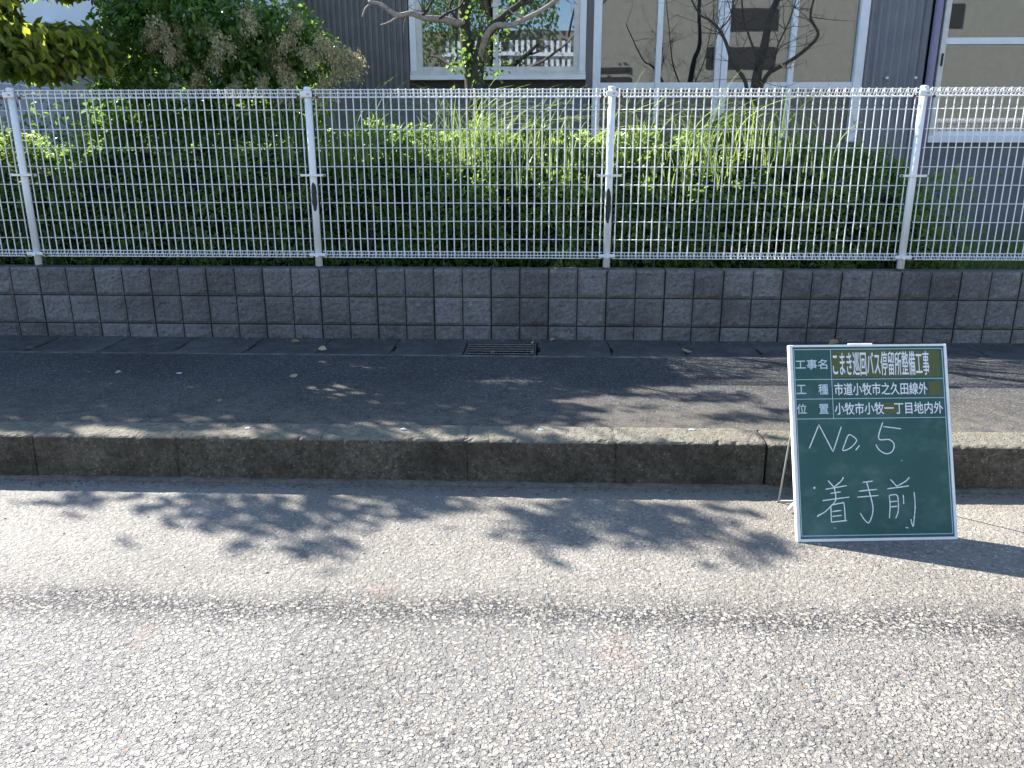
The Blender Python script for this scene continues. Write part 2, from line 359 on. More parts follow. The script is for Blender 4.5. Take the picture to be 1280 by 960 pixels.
# ------------------------------------------------------------------ block wall
wall = empty('block_wall', (0, YW, 0)); tag(wall, 'low grey split-face concrete block retaining wall under the white mesh fence', 'wall')
def block_mesh(seed, h=.1945):
    L = .3935; rs = random.Random(seed); V = []; F = []
    for half in (0, 1):
        x0 = .0015 + half * (L / 2 + .0015); x1 = x0 + L / 2 - .0055
        nx, nz = 11, 11; base = len(V)
        for i in range(nx):
            for j in range(nz):
                x = x0 + (x1 - x0) * i / (nx - 1); z = .001 + (h - .002) * j / (nz - 1)
                e = min(i, nx - 1 - i, j, nz - 1 - j)
                d = 0 if e == 0 else -.005 - .010 * abs(noise.noise(Vector((x * 11 + seed * 5, z * 11, seed)))) - .010 * noise.noise(Vector((x * 34 + seed * 9, z * 34, 2.)))
                V.append((x, d + .006 + (.006 if e == 0 else 0), z))
        F += [(base + i * nz + j, base + (i + 1) * nz + j, base + (i + 1) * nz + j + 1, base + i * nz + j + 1) for i in range(nx - 1) for j in range(nz - 1)]
        rim = [base + i * nz for i in range(nx)] + [base + (nx - 1) * nz + j for j in range(1, nz)] + [base + i * nz + nz - 1 for i in range(nx - 2, -1, -1)] + [base + j for j in range(nz - 2, 0, -1)]
        b2 = len(V); V += [(V[r][0], .13, V[r][2]) if V[r][2] > h * .5 or True else 0 for r in rim]
        n = len(rim); F += [(rim[i], b2 + i, b2 + (i + 1) % n, rim[(i + 1) % n]) for i in range(n)]
        F.append(tuple(b2 + i for i in range(n)))
    return MB().add(V, F).mesh('block', M['block'])
bms = [block_mesh(s) for s in range(7)]; bms3 = [block_mesh(s + 10, .110) for s in range(4)]
MB().box(-12, 20, .014, .120, .03, WT - .012).build('mortar', M['mortar'], wall)
for r in range(3):
    for i in range(-8, 26):
        me = random.choice(bms3 if r == 2 else bms)
        z = WT - .2 * (r + 1) + .003 if r < 2 else WT - .4 - .113
        link('block', me, wall, (.0044 + .4 * i + .003, random.uniform(-.0015, .0015), z))

# ------------------------------------------------------------------ fence
YP = 5.5513
fence = empty('mesh_fence', (0, YP, WT)); tag(fence, 'white welded wire mesh fence on round posts, standing on the grey block wall', 'fence')
W0 = WT
def zz(z): return z - WT
mb = MB(); mb.tube([(0, 0, -.03), (0, 0, zz(1.815))], .0245, 16)
post_me = mb.mesh('fence_post', M['paint'], True)
mb = MB(); mb.tube([(0, 0, zz(1.806)), (0, 0, zz(1.822)), (0, 0, zz(1.829))], [.0262, .0262, .02], 16); cap_me = mb.mesh('cap', M['paint'], True)
mb = MB(); mb.box(-.040, .034, -.036, -.016, zz(1.762), zz(1.80), c=.005); ct_me = mb.mesh('clamp', M['paint'])
mb = MB(); mb.box(-.085, .085, -.034, -.028, zz(1.26), zz(1.275)); mb.box(-.085, -.078, -.028, .0, zz(1.26), zz(1.275)); mb.box(.078, .085, -.028, .0, zz(1.26), zz(1.275)); mb.box(-.03, .03, -.028, .02, zz(1.262), zz(1.273)); cm_me = mb.mesh('clamp', M['paint'])
mb = MB(); mb.box(-.055, .055, -.034, -.018, zz(.722), zz(.745), c=.004); mb.tube([(0, -.03, zz(.733)), (0, -.044, zz(.733))], .015, 10); cb_me = mb.mesh('clamp', M['paint'])
def bolt(x, y, z, r=.006): return MB().tube([(x, y, z), (x, y - .010, z)], r, 6)
mb = bolt(.01, -.035, zz(1.782), .0065); b1 = mb.mesh('bolt', M['steel'])
mb = bolt(-.062, -.008, zz(1.763), .010); b2 = mb.mesh('bolt', M['rust']); mb = bolt(.062, -.008, zz(1.763), .010); b3 = mb.mesh('bolt', M['rust'])
mb = bolt(-.07, -.01, zz(.722), .007); b4 = mb.mesh('bolt', M['rust']); mb = bolt(.07, -.01, zz(.722), .007); b5 = mb.mesh('bolt', M['rust'])
mb = bolt(-.084, -.030, zz(1.267), .006); b6 = mb.mesh('bolt', M['rust']); mb = bolt(.084, -.03, zz(1.267), .006); b7 = mb.mesh('bolt', M['rust'])
mb = MB().tube([(0, 0, -.004), (0, 0, .006), (0, 0, .012)], [.034, .032, .025], 14); mc_me = mb.mesh('mortar_collar', M['gutter'])
def patch(k):       # peeled black strip wrapped on the post's front
    mb = MB(); n = 14; za, zb = (zz(1.03), zz(1.222)) if k == 1 else (zz(.955), zz(1.185))
    for i in range(n + 1):
        z = za + (zb - za) * i / n; env = math.sin(math.pi * min(1, (i + .3) / n * .98)) ** .5
        a0 = -1.5 if k else -1.2; c = (.15 if k == 1 else -.1) + .3 * noise.noise(Vector((z * 16, k, 0))); hw = (.75 + .35 * noise.noise(Vector((z * 30, k + 4, 0)))) * env + .05
        for q in range(4):
            a = -math.pi / 2 + c - hw + 2 * hw * q / 3; mb.v.append((.0254 * math.cos(a), .0254 * math.sin(a), z))
    mb.f = [(i * 4 + q, i * 4 + q + 1, i * 4 + 4 + q + 1, i * 4 + 4 + q) for i in range(n) for q in range(3)]
    return mb
for k in range(-2, 6):
    p = link('fence_post', post_me, fence, (2.0 * k, 0, 0), (random.uniform(-.003, .003), 0, 0))
    for nm, me in (('cap', cap_me), ('clamp', ct_me), ('clamp', cm_me), ('clamp', cb_me), ('bolt', b1), ('bolt', b2), ('bolt', b3), ('bolt', b4), ('bolt', b5), ('bolt', b6), ('bolt', b7), ('mortar_collar', mc_me)):
        link(nm, me, p)
    if k in (1, 2): o = patch(k).build('peeled_patch', M['black'], p); o['label'] = 'dark patch where the white coating is missing'
# wires
rw = .0032
zt, zb_ = zz(1.815), zz(.712)
def vwire():
    # front leg, fold back at the top into a triangle, the same at the foot
    pts = [(0, .042, zt - .056), (0, .004, zt - .05), (0, -.004, zt - .045), (0, -.02, zt - .002), (0, -.012, zt)]
    mb = MB()
    path = [(0, .045, zt - .040), (0, .030, zt - .012), (0, .004, zt), (0, 0, zt - .006), (0, 0, zt - .05), (0, 0, zb_ + .045), (0, 0, zb_ + .004), (0, .004, zb_), (0, .03, zb_ + .010), (0, .045, zb_ + .034)]
    return mb.tube(path, rw * 1.3, 6)
vw = vwire().mesh('vertical_wire', M['paint'], True)
hw = MB().tube([(.035, -.0045, 0), (1.0, -.0045, 0), (1.965, -.0045, 0)], rw * .92, 6).mesh('horizontal_wire', M['paint'], True)
hz = [1.686, 1.563, 1.445, 1.323, 1.206, 1.085, .963, .843]
def trussmesh(top):
    mb = MB()
    for y, z in (((-.0045, zt - .004), (-.0045, zt - .026), (-.0045, zt - .052), (.045, zt - .044)) if top else ((-.0045, zb_ + .003), (-.0045, zb_ + .022), (-.0045, zb_ + .044), (.045, zb_ + .038))):
        mb.tube([(.035, y, z), (1.965, y, z)], rw, 6)
    for i in range(38):       # zigzag wires at half pitch
        x = .075 + .05 * i
        if top: mb.tube([(x, .0, zt - .052), (x, .045, zt - .040), (x, .004, zt - .002)], rw * .8, 5)
        else: mb.tube([(x, .0, zb_ + .044), (x, .045, zb_ + .036), (x, .004, zb_ + .002)], rw * .8, 5)
    return mb.mesh('mesh_panel' if top else 'foot_roll', M['paint'])
pm = trussmesh(True); pm2 = trussmesh(False)
for k in range(-2, 5):
    pn = link('mesh_panel', pm, fence, (2.0 * k, 0, random.uniform(-.002, .002)))
    link('foot_roll', pm2, pn)
    for z in hz: link('horizontal_wire', hw, pn, (0, 0, zz(z)))
    for i in range(39): link('vertical_wire', vw, pn, (.05 + .05 * i + random.uniform(-.0008, .0008), 0, 0))

# ------------------------------------------------------------------ factory building
YB = 8.3
bld = empty('factory_building', (1.12, YB, .53)); tag(bld, 'dark ribbed metal-clad building with white-framed windows behind the hedge', 'building')
def W(mb, name, mat, parent=bld, **k):
    o = mb.build(name, mat, parent, **k)
    off = Vector((1.12, YB, .53)) if parent is not None else Vector()
    o.data.transform(Matrix.Translation(-off)); return o
def ribs(x0, x1, z0, z1, pitch, depth, y, duty=.55):
    mb = MB(); xs = []; x = x0
    while x < x1:
        xs += [(x, y), (x + pitch * .12, y - depth), (x + pitch * duty, y - depth), (x + pitch * (duty + .12), y)]; x += pitch
    for i in range(len(xs) - 1):
        a, b = xs[i], xs[i + 1]; n = len(mb.v); mb.v += [(a[0], a[1], z0), (b[0], b[1], z0), (b[0], b[1], z1), (a[0], a[1], z1)]; mb.f.append((n, n + 1, n + 2, n + 3))
    return mb
def wave(x0, x1, z0, z1, pitch, depth, y):
    mb = MB(); n = int((x1 - x0) / pitch * 8); c = [(x0 + (x1 - x0) * i / n, y + depth * math.cos(2 * math.pi * i / 8)) for i in range(n + 1)]
    for x, yy in c: mb.v += [(x, yy, z0), (x, yy, z1)]
    mb.f = [(2 * i, 2 * i + 2, 2 * i + 3, 2 * i + 1) for i in range(n)]; return mb
HB = 3.5
W(MB().box(1.12, 1.16, YB + .02, YB + 6, .5, HB), 'side_wall', M['siding'])
W(ribs(1.12, 2.25, 2.0, HB, .058, .016, YB), 'siding', M['siding'])
W(ribs(2.25, 4.03, 3.35, HB, .058, .016, YB), 'siding', M['siding'])
W(wave(6.60, 7.185, 1.35, HB, .076, .013, YB), 'siding', M['sidingb'], smooth=True)
W(MB().box(4.03, 6.60, YB - .01, YB + .05, 3.35, HB), 'siding', M['siding'])
W(MB().box(7.185, 16, YB - .01, YB + .05, 3.35, HB), 'siding', M['sidingb'])
W(MB().box(1.12, 3.99, YB - .035, YB + .1, .5, 2.0), 'lower_wall', M['plinth'])
W(MB().box(3.965, 4.03, YB - .03, YB + .1, 2.003, 3.35), 'lower_wall', M['siding'])
W(MB().box(2.25, 3.965, YB - .012, YB + .1, 2.0, 2.078), 'lower_wall', M['dark'])
W(MB().box(3.993, 6.60, YB - .03, YB + .1, .5, 1.5), 'lower_wall', M['plinth'])
W(MB().box(6.603, 16, YB - .032, YB + .1, .5, 1.35), 'lower_wall', M['plinth'])
W(MB().box(7.185, 16, YB - .028, YB + .1, 1.353, 1.5), 'lower_wall', M['plinth'])
W(ribs(1.72, 16, HB + .101, 5.2, .058, .016, YB), 'added_storey', M['siding'])  # unseen storey, added so its shade falls on the hedge's right end
W(MB().box(1.72, 16, YB + .02, YB + 6, HB + .101, 5.2), 'added_storey', M['siding'])
W(MB().box(1.0, 16.2, YB - .15, YB + 6.4, HB, HB + .10), 'roof', M['dark'])
W(MB().box(1.3, 16, YB + 1.2, YB + 1.3, .5, HB - .02), 'interior_wall', M['inside'])
W(MB().box(1.3, 16, YB + .12, YB + 1.19, .5, 1.2), 'interior_floor', M['inside'])
# window with two sashes
wn = W(MB().box(2.275, 3.96, YB - .06, YB + .02, 3.35, 3.40), 'window', M['frame'])
def sub(mb, name, mat, par): 
    o = mb.build(name, mat, par); o.data.transform(Matrix.Translation(-Vector((1.12, YB, .53)))); return o
for x in (2.275, 3.90): sub(MB().box(x, x + .06, YB - .06, YB + .02, 2.163, 3.349), 'jamb', M['frame'], wn)
sub(MB().box(2.272, 3.963, YB - .09, YB + .02, 2.08, 2.118), 'sill', M['frame'], wn)
sub(MB().box(2.272, 3.963, YB - .075, YB + .02, 2.119, 2.162), 'sill', M['creamframe'], wn)
sub(MB().box(2.337, 2.392, YB - .045, YB + .01, 2.163, 3.34).box(3.075, 3.125, YB - .045, YB + .01, 2.163, 3.34).box(3.845, 3.898, YB - .045, YB + .01, 2.163, 3.34).box(2.393, 3.074, YB - .043, YB + .008, 2.163, 2.20).box(3.126, 3.844, YB - .043, YB + .008, 2.163, 2.20), 'sash', M['creamframe'], wn)
sub(MB().box(2.393, 3.074, YB - .02, YB - .014, 2.20, 3.34), 'pane', M['glass'], wn)
sub(MB().box(3.126, 3.844, YB - .03, YB - .024, 2.20, 3.34), 'pane', M['glass'], wn)
sub(wave(2.62, 2.80, 2.15, 3.3, .06, .012, YB + .25), 'curtain', M['green_curtain'], wn)
sub(wave(3.3, 3.82, 2.15, 3.3, .07, .012, YB + .3), 'curtain', M['curtain'], wn)
# glazed front
gl = W(MB().box(4.031, 4.106, YB - .07, YB + .02, 1.5, 3.35, c=.006), 'window', M['frame'])
sub(MB().box(5.195, 5.245, YB - .06, YB + .02, 1.5, 3.35).box(5.25, 5.31, YB - .075, YB + .02, 1.5, 3.35), 'frame', M['frame'], gl)
for x, dx in ((4.656, .026), (5.915, .026)): sub(MB().box(x - dx, x + dx, YB - .06, YB + .02, 1.5, 3.35, c=.005), 'frame', M['frame'], gl)
sub(MB().box(6.51, 6.592, YB - .075, YB + .02, 1.5, 3.35, c=.008), 'frame', M['frame'], gl)
xs = [(4.108, 4.628), (4.684, 5.193), (5.312, 5.887), (5.943, 6.508)]
for a, b in xs:
    sub(MB().box(a, b, YB - .05, YB + .0, 2.0, 2.052), 'rail', M['frame'], gl)
    sub(MB().box(a, b, YB - .02, YB - .014, 2.053, 3.34), 'pane', M['glass'], gl)
    sub(MB().box(a, b, YB - .02, YB + .01, 1.5, 1.998), 'panel', M['panelb'], gl)
    sub(MB().box(a, b, YB + .10, YB + .104, 2.02, 3.34), 'blind', M['curtain'], gl)
# right-hand window
W(MB().tube([(7.228, YB - .05, .8), (7.228, YB - .05, HB)], .036, 12), 'downpipe', M['mauve'], smooth=True)
rwn = W(MB().box(7.283, 7.335, YB - .07, YB + .02, 1.5, 3.35, c=.005), 'window', M['creamframe'])
sub(MB().box(7.28, 11.2, YB - .08, YB + .02, 1.50 - .002, 1.56, ).box(7.337, 11.2, YB - .05, YB + .02, 1.561, 1.605), 'sill', M['frame'], rwn)
sub(MB().box(7.337, 11.2, YB - .05, YB + .01, 2.383, 2.44), 'rail', M['frame'], rwn)
sub(MB().box(8.27, 8.33, YB - .062, YB + .01, 1.606, 2.382), 'frame', M['frame'], rwn)
sub(MB().box(7.300, 7.318, YB - .078, YB - .071, 2.19, 2.30), 'latch', M['black'], rwn)
for a, b, c_, d in ((7.337, 8.268, 1.607, 2.382), (8.332, 11, 1.607, 2.382), (7.337, 9.2, 2.442, 3.34), (9.25, 11, 2.442, 3.34)):
    sub(MB().box(a, b, YB - .02, YB - .014, c_, d), 'pane', M['glass'], rwn)
sub(MB().box(7.30, 11, YB + .10, YB + .104, 1.55, 3.34), 'blind', M['curtain'], rwn)
for x in (6.84, 7.11): W(MB().tube([(x, YB - .012, 2.09), (x, YB - .03, 2.09)], .014, 8), 'screw_cap', M['white'])

# ------------------------------------------------------------------ house across the road (seen in the window glass)
hs = empty('facing_house', (6, -8, 0)); tag(hs, 'beige rendered house across the road with white slatted screen, mirrored in the windows', 'house')
def H(mb, name, mat): o = mb.build(name, mat, hs); o.data.transform(Matrix.Translation((-6, 8, 0))); return o
H(MB().box(5.0, 24, -14, -8, .0, 8.0), 'wall', M['beige'])
H(MB().box(4.7, 24.6, -14.5, -7.9, 8.0, 8.25), 'roof', M['plinth'])
for x0, x1, z0, z1 in ((8.6, 10.1, 4.65, 5.2), (8.2, 10.1, 3.65, 4.2), (14.8, 15.2, 4.7, 5.3), (5.2, 6.1, 3.55, 3.68), (5.2, 6.1, 3.2, 3.42)):
    H(MB().box(x0, x1, -8.0, -7.96, z0, z1), 'window', M['dark'])
sc2 = empty('slatted_screen', (2.5, -7.2, 0)); tag(sc2, 'tall white slatted screen across the road, mirrored in the left window', 'screen')
for i in range(22):
    if i % 6 == 4: continue
    MB().box(-1.6 + i * .16, -1.515 + i * .16, 0, .04, .1, 4.3).build('slat', M['white'], sc2)
MB().box(-1.7, 2.0, .05, .1, 3.9, 4.0).build('rail', M['white'], sc2)
H(MB().box(-1.5, 4.99, -12, -8.3, 0, 4.7), 'annex', M['beige'])
ft = empty('street_tree', (1.0, -8.0, 0)); tag(ft, 'dark leafy tree across the road, mirrored in the left window', 'tree')
q = rng.normal(size=(5200, 3)) * np.array([1.1, .8, 1.0]) + np.array([0, 0, 5.6]); q = np.concatenate([q, rng.normal(size=(3200, 3)) * np.array([.8, .6, .9]) + np.array([2.9, -1, 5.9])])
FTQ = q[q[:, 0] < 3.0]
MB().tube([(0, 0, 0), (.1, 0, 2.5), (.05, 0, 4.5), (.3, 0, 6)], [.16, .13, .1, .05], 9).build('trunk', M['bark'], ft, True)

# ------------------------------------------------------------------ neighbour house and car at far left
nb = empty('neighbour_house', (-4, 13, .5)); tag(nb, 'white-clad house with dark eave beyond the hedge, behind the shrubs at far left', 'house')
def N(mb, name, mat): o = mb.build(name, mat, nb); o.data.transform(Matrix.Translation((4, -13, -.5))); return o
mb = MB()
N(MB().box(-9, 3.5, 13.3, 17, 3.23, 7.5), 'upper_wall', M['white'])
N(MB().box(-9.2, 3.6, 12.9, 17.2, 3.06, 3.228), 'eave', M['dark'])
N(MB().box(-9, 3.4, 13.32, 16.9, .3, 3.058), 'lower_wall', M['dark'])
N(MB().box(-4.25, -4.1, 13.1, 13.29, 3.27, 3.33), 'bracket', M['frame'])
nw = empty('garden_block_wall', (-3, 11.5, .5)); tag(nw, 'plain pale concrete block wall between the white house and the hedge', 'wall')
cb = MB().box(.004, .396, 0, .12, .004, .196, c=.005).mesh('block', M['cblock'])
for r in range(11):
    for i in range(11): link('block', cb, nw, (-1.8 + .4 * i + (.2 if r % 2 else 0), 0, -.1 + .2 * r))
MB().box(-1.78, 2.6, .01, .11, -.1, 2.09).build('mortar', M['cblock'], nw)
car = empty('parked_van', (-3.65, 10.2, .53)); tag(car, 'small white van parked behind the shrubs, its red rear lamp showing', 'van')
M['carp'] = simple('white_car_paint', (.72, .74, .80), .25, .03); M['lens'] = simple('red_lamp_lens', (.6, .05, .02), .25, .1); M['carg'] = simple('dark_car_glass', (.02, .03, .035), .08, .1); M['tyre'] = simple('black_tyre', (.02, .02, .02), .8, .2); M['orange'] = simple('orange_lamp_lens', (.7, .25, .05), .3, .1)
pr = [(-1.6, .25), (-1.62, .7), (-1.5, 1.0), (-1.15, 1.55), (-.9, 1.66), (1.2, 1.68), (1.5, 1.55), (1.62, .95), (1.64, .3)]
mb = MB(); n = len(pr)
for y, s_ in ((-.72, .96), (-.68, 1), (.68, 1), (.72, .96)):
    for (a, b) in pr: mb.v.append((y * (1 - .12 * max(0, b - .9)), a * s_, .02 + b * (.99 if s_ < 1 else 1)))
for r in range(3): mb.f += [(r * n + i, r * n + (i + 1) % n, (r + 1) * n + (i + 1) % n, (r + 1) * n + i) for i in range(n)]
mb.f += [tuple(range(n - 1, -1, -1)), tuple(range(3 * n, 4 * n))]
body = mb.build('body', M['carp'], car)
MB().add([(-.58, -1.515, 1.06), (.58, -1.515, 1.06), (.52, -1.20, 1.52), (-.52, -1.20, 1.52)], [(0, 1, 2, 3)]).build('rear_window', M['carg'], car)
MB().add([(.692, -1.2, 1.02), (.692, 1.1, 1.02), (.665, 1.0, 1.5), (.665, -1.0, 1.5)], [(0, 1, 2, 3)]).build('side_window', M['carg'], car)
for x in (-.62, .62): MB().box(x - .07, x + .07, -1.64, -1.50, .72, 1.45, c=.02).build('tail_lamp', M['lens'], car)
for x in (-.68, .62):
    for y in (-1.05, 1.05): MB().tube([(x, y, .28), (x + .09, y, .28)], .28, 18).build('wheel', M['tyre'], car)
MB().box(-.68, .68, -1.70, -1.6, .3, .55, c=.03).build('bumper', M['carp'], car)

# ------------------------------------------------------------------ foliage helpers
def leaves(P, size, asp=.5, droop=.4, updir=None, tint=None, jit=.3, name='foliage', mat=None, D=None):
    n = len(P); P = np.asarray(P, float)
    if D is None: D = rng.normal(size=(n, 3)); D[:, 2] -= droop * 1.2
    D = D / np.linalg.norm(D, axis=1, keepdims=True)
    Nn = rng.normal(size=(n, 3)); Nn[:, 2] += 1.2
    S = np.cross(D, Nn); S /= np.linalg.norm(S, axis=1, keepdims=True); Nn = np.cross(S, D)
    Lh = (size * (1 + jit * rng.uniform(-1, 1, n)))[:, None]; Wd = Lh * asp
    f = .22
    pts = [P, P + D * Lh * .35 + S * Wd * .5 + Nn * Wd * f, P + D * Lh * .72 + S * Wd * .4 + Nn * Wd * f * .7, P + D * Lh - Nn * Lh * .08, P + D * Lh * .72 - S * Wd * .4 + Nn * Wd * f * .7, P + D * Lh * .35 - S * Wd * .5 + Nn * Wd * f]
    V = np.stack(pts, 1).reshape(-1, 3); b = (np.arange(n) * 6)[:, None]
    F = np.concatenate([b + np.array([0, 1, 2, 3]), b + np.array([0, 3, 4, 5])])
    if tint is None: tint = np.clip(rng.normal(.45, .22, n), 0, .93) + (rng.random(n) < .02) * .5
    return npmesh(name, V, F, mat, np.repeat(tint, 6))
def nz(x, y, z, s): return noise.noise(Vector((x * s, y * s, z * s)))

tag(link('crown', leaves(FTQ, .12, .5, .5, name='crown', mat=M['hedge']), ft), kind='stuff')
# hedge
q = np.concatenate([rng.normal(size=(2200, 3)) * np.array([.75, .25, .32]) + np.array([.2, 0, .75]), rng.normal(size=(500, 3)) * np.array([.2, .2, .45]) + np.array([1.0, 0, .9])])
q[:, 2] = np.abs(q[:, 2]); tag(link('background_shrub', leaves(q, .07, .45, .3, name='background_shrub', mat=M['bushleaf']), None, (-2.7, 9.2, .53)), 'dark shrub behind the fence at far left, in front of the white van', 'shrub')
hg = empty('hedge', (2.2, 6.1, .53)); tag(hg, 'dense leafy green hedge behind the white mesh fence, sunlit on its right half', 'hedge')
def htop(x):
    pts = [(-3, 1.45), (-.2, 1.5), (.6, 1.62), (1.6, 1.6), (2.4, 1.56), (3.2, 1.58), (3.8, 1.5), (4.4, 1.55), (5.0, 1.56), (5.6, 1.47), (6.1, 1.36), (6.4, 1.15), (6.6, .8)]
    return float(np.interp(x, [p[0] for p in pts], [p[1] for p in pts])) + .14 * nz(x, 0, 0, 2.3) + .12 * nz(x, 5, 0, 7)
P = []; D = []
while len(P) < 70000:
    x = random.uniform(-3.2, 6.8); t_ = htop(x); u = random.random()
    fy = 5.74 + .10 * (1 + nz(x, 0, 1, 1.7)) 
    if u < .66:
        z = .50 + (t_ - .5) * random.random(); bulge = .12 * nz(x, z, 3, 3.2) + .08 * nz(x, z, 9, 8) + .5 * max(0, (z - (t_ - .42)) / .42) ** 1.3
        y = fy + bulge + abs(random.gauss(0, .10))
    else:
        y = random.uniform(fy + .35, 6.95); z = t_ + .02 + .12 * nz(x, y, 0, 3) - .25 * max(0, (y - 6.5)) - abs(random.gauss(0, .09))
    y = max(y, 5.66)
    if nz(x * 1.0, z * 1.0, y, 6.5) < -.26: continue
    P.append((x, y, z))
P = np.array(P); tn = np.clip(rng.normal(.40, .2, len(P)) + .5 * np.array([nz(p[0], p[1], p[2], 3) for p in P]), 0, .97)
me = leaves(P - np.array([2.2, 6.1, .53]), .046, .45, .1, tint=tn, name='foliage', mat=M['hedge'])
tag(link('foliage', me, hg), kind='stuff')
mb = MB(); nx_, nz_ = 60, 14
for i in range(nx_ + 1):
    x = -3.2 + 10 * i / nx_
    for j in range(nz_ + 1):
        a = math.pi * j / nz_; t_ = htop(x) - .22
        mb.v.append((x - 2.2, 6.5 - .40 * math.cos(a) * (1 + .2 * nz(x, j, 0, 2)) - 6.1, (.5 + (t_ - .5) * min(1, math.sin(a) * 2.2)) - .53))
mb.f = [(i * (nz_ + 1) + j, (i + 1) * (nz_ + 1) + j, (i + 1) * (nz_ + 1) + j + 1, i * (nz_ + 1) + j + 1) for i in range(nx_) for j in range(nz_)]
M['core'] = simple('painted_hedge_shade', (.012, .02, .01), .95, .5, 20)  # solid dark filler inside the hedge, inner shade put into its colour
mb.build('shade_core', M['core'], hg)
for i in range(36):
    x = -3 + 9.6 * (i + random.random()) / 36; pts = [(x, 5.82, .5), (x + random.uniform(-.05, .05), 5.78, .75), (x + random.uniform(-.12, .12), 5.8, 1.1)]
    MB().tube([(a - 2.2, b - 6.1, c - .53) for a, b, c in pts], [.009, .006, .003], 5).build('stem', M['bark'], hg)
# ribbon blades
def blades(specs, org, name, mat, parent=None):
    V = []; F = []; T = []
    for (bx, by, bz, h, lean, az_, wd, tn_) in specs:
        n = 9; dirx, diry = math.cos(az_), math.sin(az_); sx, sy = -diry, dirx
        for i in range(n + 1):
            u = i / n; hx = lean * u ** 2.0; z = h * (u - .42 * min(1, lean / max(h, .01)) * u ** 3.2); wv = wd * (1 - u) ** .6 * .5 + .0006
            fx = bx + dirx * hx; fy_ = by + diry * hx
            tw = .5 + .5 * math.sin(az_ * 7 + u * 2)
            V += [(fx + sx * wv * 1. - org[0], fy_ + sy * wv * tw - org[1], bz + z - org[2]), (fx - sx * wv - org[0], fy_ - sy * wv * tw - org[1], bz + z + wv * .6 - org[2])]
            T += [tn_, tn_]
        b = len(V) - 2 * (n + 1); F += [(b + 2 * i, b + 2 * i + 1, b + 2 * i + 3, b + 2 * i + 2) for i in range(n)]
    return npmesh(name, np.array(V), np.array(F), mat, np.array(T))
sp = []
for _ in range(760):
    x = random.choice([random.gauss(3.0, .35), random.gauss(3.5, .4), random.gauss(4.6, .35), random.gauss(5.1, .3), random.uniform(1.6, 6.2), random.gauss(2.1, .2)])
    if not 1.3 < x < 6.3: continue
    y = random.uniform(5.72, 6.6); zb0 = htop(x) - random.uniform(.15, .4)
    h = random.uniform(.25, .56) * (1.1 if random.random() < .15 else .85); sp.append((x, y, zb0, h, random.uniform(.03, .35) * h * 2, random.uniform(0, 6.28), random.uniform(.005, .012), min(1, max(0, random.gauss(.55, .22)))))
for cx_, n_ in ((2.98, 26), (2.3, 12), (3.3, 10), (3.5, 8), (1.9, 6), (5.25, 24), (4.7, 12), (4.1, 12), (5.7, 8)):
    for _ in range(n_):
        sp.append((random.gauss(cx_, .07), random.uniform(5.8, 6.1), 1.35, random.uniform(.5, .72), random.uniform(.15, .5), random.choice([0, 3.14]) + random.uniform(-.6, .6), random.uniform(.008, .014), random.uniform(.4, .95)))
for _ in range(130):
    x = random.choice([random.gauss(3.1, .3), random.gauss(4.5, .5), random.gauss(5.2, .3)]); sp.append((x, random.uniform(5.8, 6.2), htop(x) - .15, random.uniform(.35, .6), random.uniform(.4, .7), random.choice([0, 3.14]) + random.uniform(-.8, .8), random.uniform(.007, .012), random.uniform(.4, 1)))
tag(link('tall_grass', blades(sp, (3.8, 6.1, 1.3), 'tall_grass', M['grass']), None, (3.8, 6.1, 1.3)), 'long bright grass blades growing up through the hedge top', 'grass', kind='stuff')
sp = []
for _ in range(5200):
    x = random.uniform(6.0, 12) if random.random() < .6 else random.uniform(-8, 7); y = random.uniform(5.66, 6.9) if random.random() < .7 else random.uniform(5.7, 8.2)
    sp.append((x, y, .52, random.uniform(.12, .42), random.uniform(.02, .22), random.uniform(0, 6.28), random.uniform(.006, .012), min(.7, max(0, random.gauss(.25, .2)))))
tag(link('weeds', blades(sp, (6, 6, .53), 'weeds', M['grass']), None, (6, 6, .53)), 'dark shaded weeds at the foot of the grey building wall', 'weeds', kind='stuff')
mb = []; 
P = np.array([(random.gauss(6.35, .12), random.uniform(5.70, 5.95), .55 + random.random() ** 1.3 * .75) for _ in range(600)])
wsh = tag(link('side_shrub', leaves(P - np.array([6.3, 5.8, .53]), .05, .4, .3, name='side_shrub', mat=M['hedge']), None, (6.3, 5.8, .53)), 'narrow upright shrub at the right end of the hedge, left of the fourth post', 'shrub')

# ------------------------------------------------------------------ trees
def limb(mb, pts, r0, r1, n=8, sub_=4):
    pts = [Vector(p) for p in pts]; out = []
    for i in range(len(pts) - 1):
        p0 = pts[max(i - 1, 0)]; p1 = pts[i]; p2 = pts[i + 1]; p3 = pts[min(i + 2, len(pts) - 1)]
        for k in range(sub_):
            t = k / sub_; out.append(.5 * ((2 * p1) + (-p0 + p2) * t + (2 * p0 - 5 * p1 + 4 * p2 - p3) * t * t + (-p0 + 3 * p1 - 3 * p2 + p3) * t ** 3))
    out.append(pts[-1]); m = len(out)
    rad = [(r0 + (r1 - r0) * i / (m - 1)) * (1 + .12 * noise.noise(out[i] * 18)) for i in range(m)]
    mb.tube(out, rad, n); return out
def twigs(mb, path, n, ln, r, spread=.8, up=.3, depth=1):
    for _ in range(n):
        p = random.choice(path[len(path) // 4:]); d = Vector((random.gauss(0, 1), random.gauss(0, .6), random.gauss(up, .7))).normalized()
        L_ = ln * random.uniform(.5, 1.3); q = [p]
        for k in range(4): d = (d + Vector((random.gauss(0, .22), random.gauss(0, .22), random.gauss(.05, .18)))).normalized(); q.append(q[-1] + d * L_ / 4)
        mb.tube(q, [r, r * .8, r * .6, r * .45, r * .25], 5)
        if depth > 0: twigs(mb, q, 2, ln * .5, r * .55, depth=depth - 1, up=up)
FX = 1000.; pit = R(16.35)
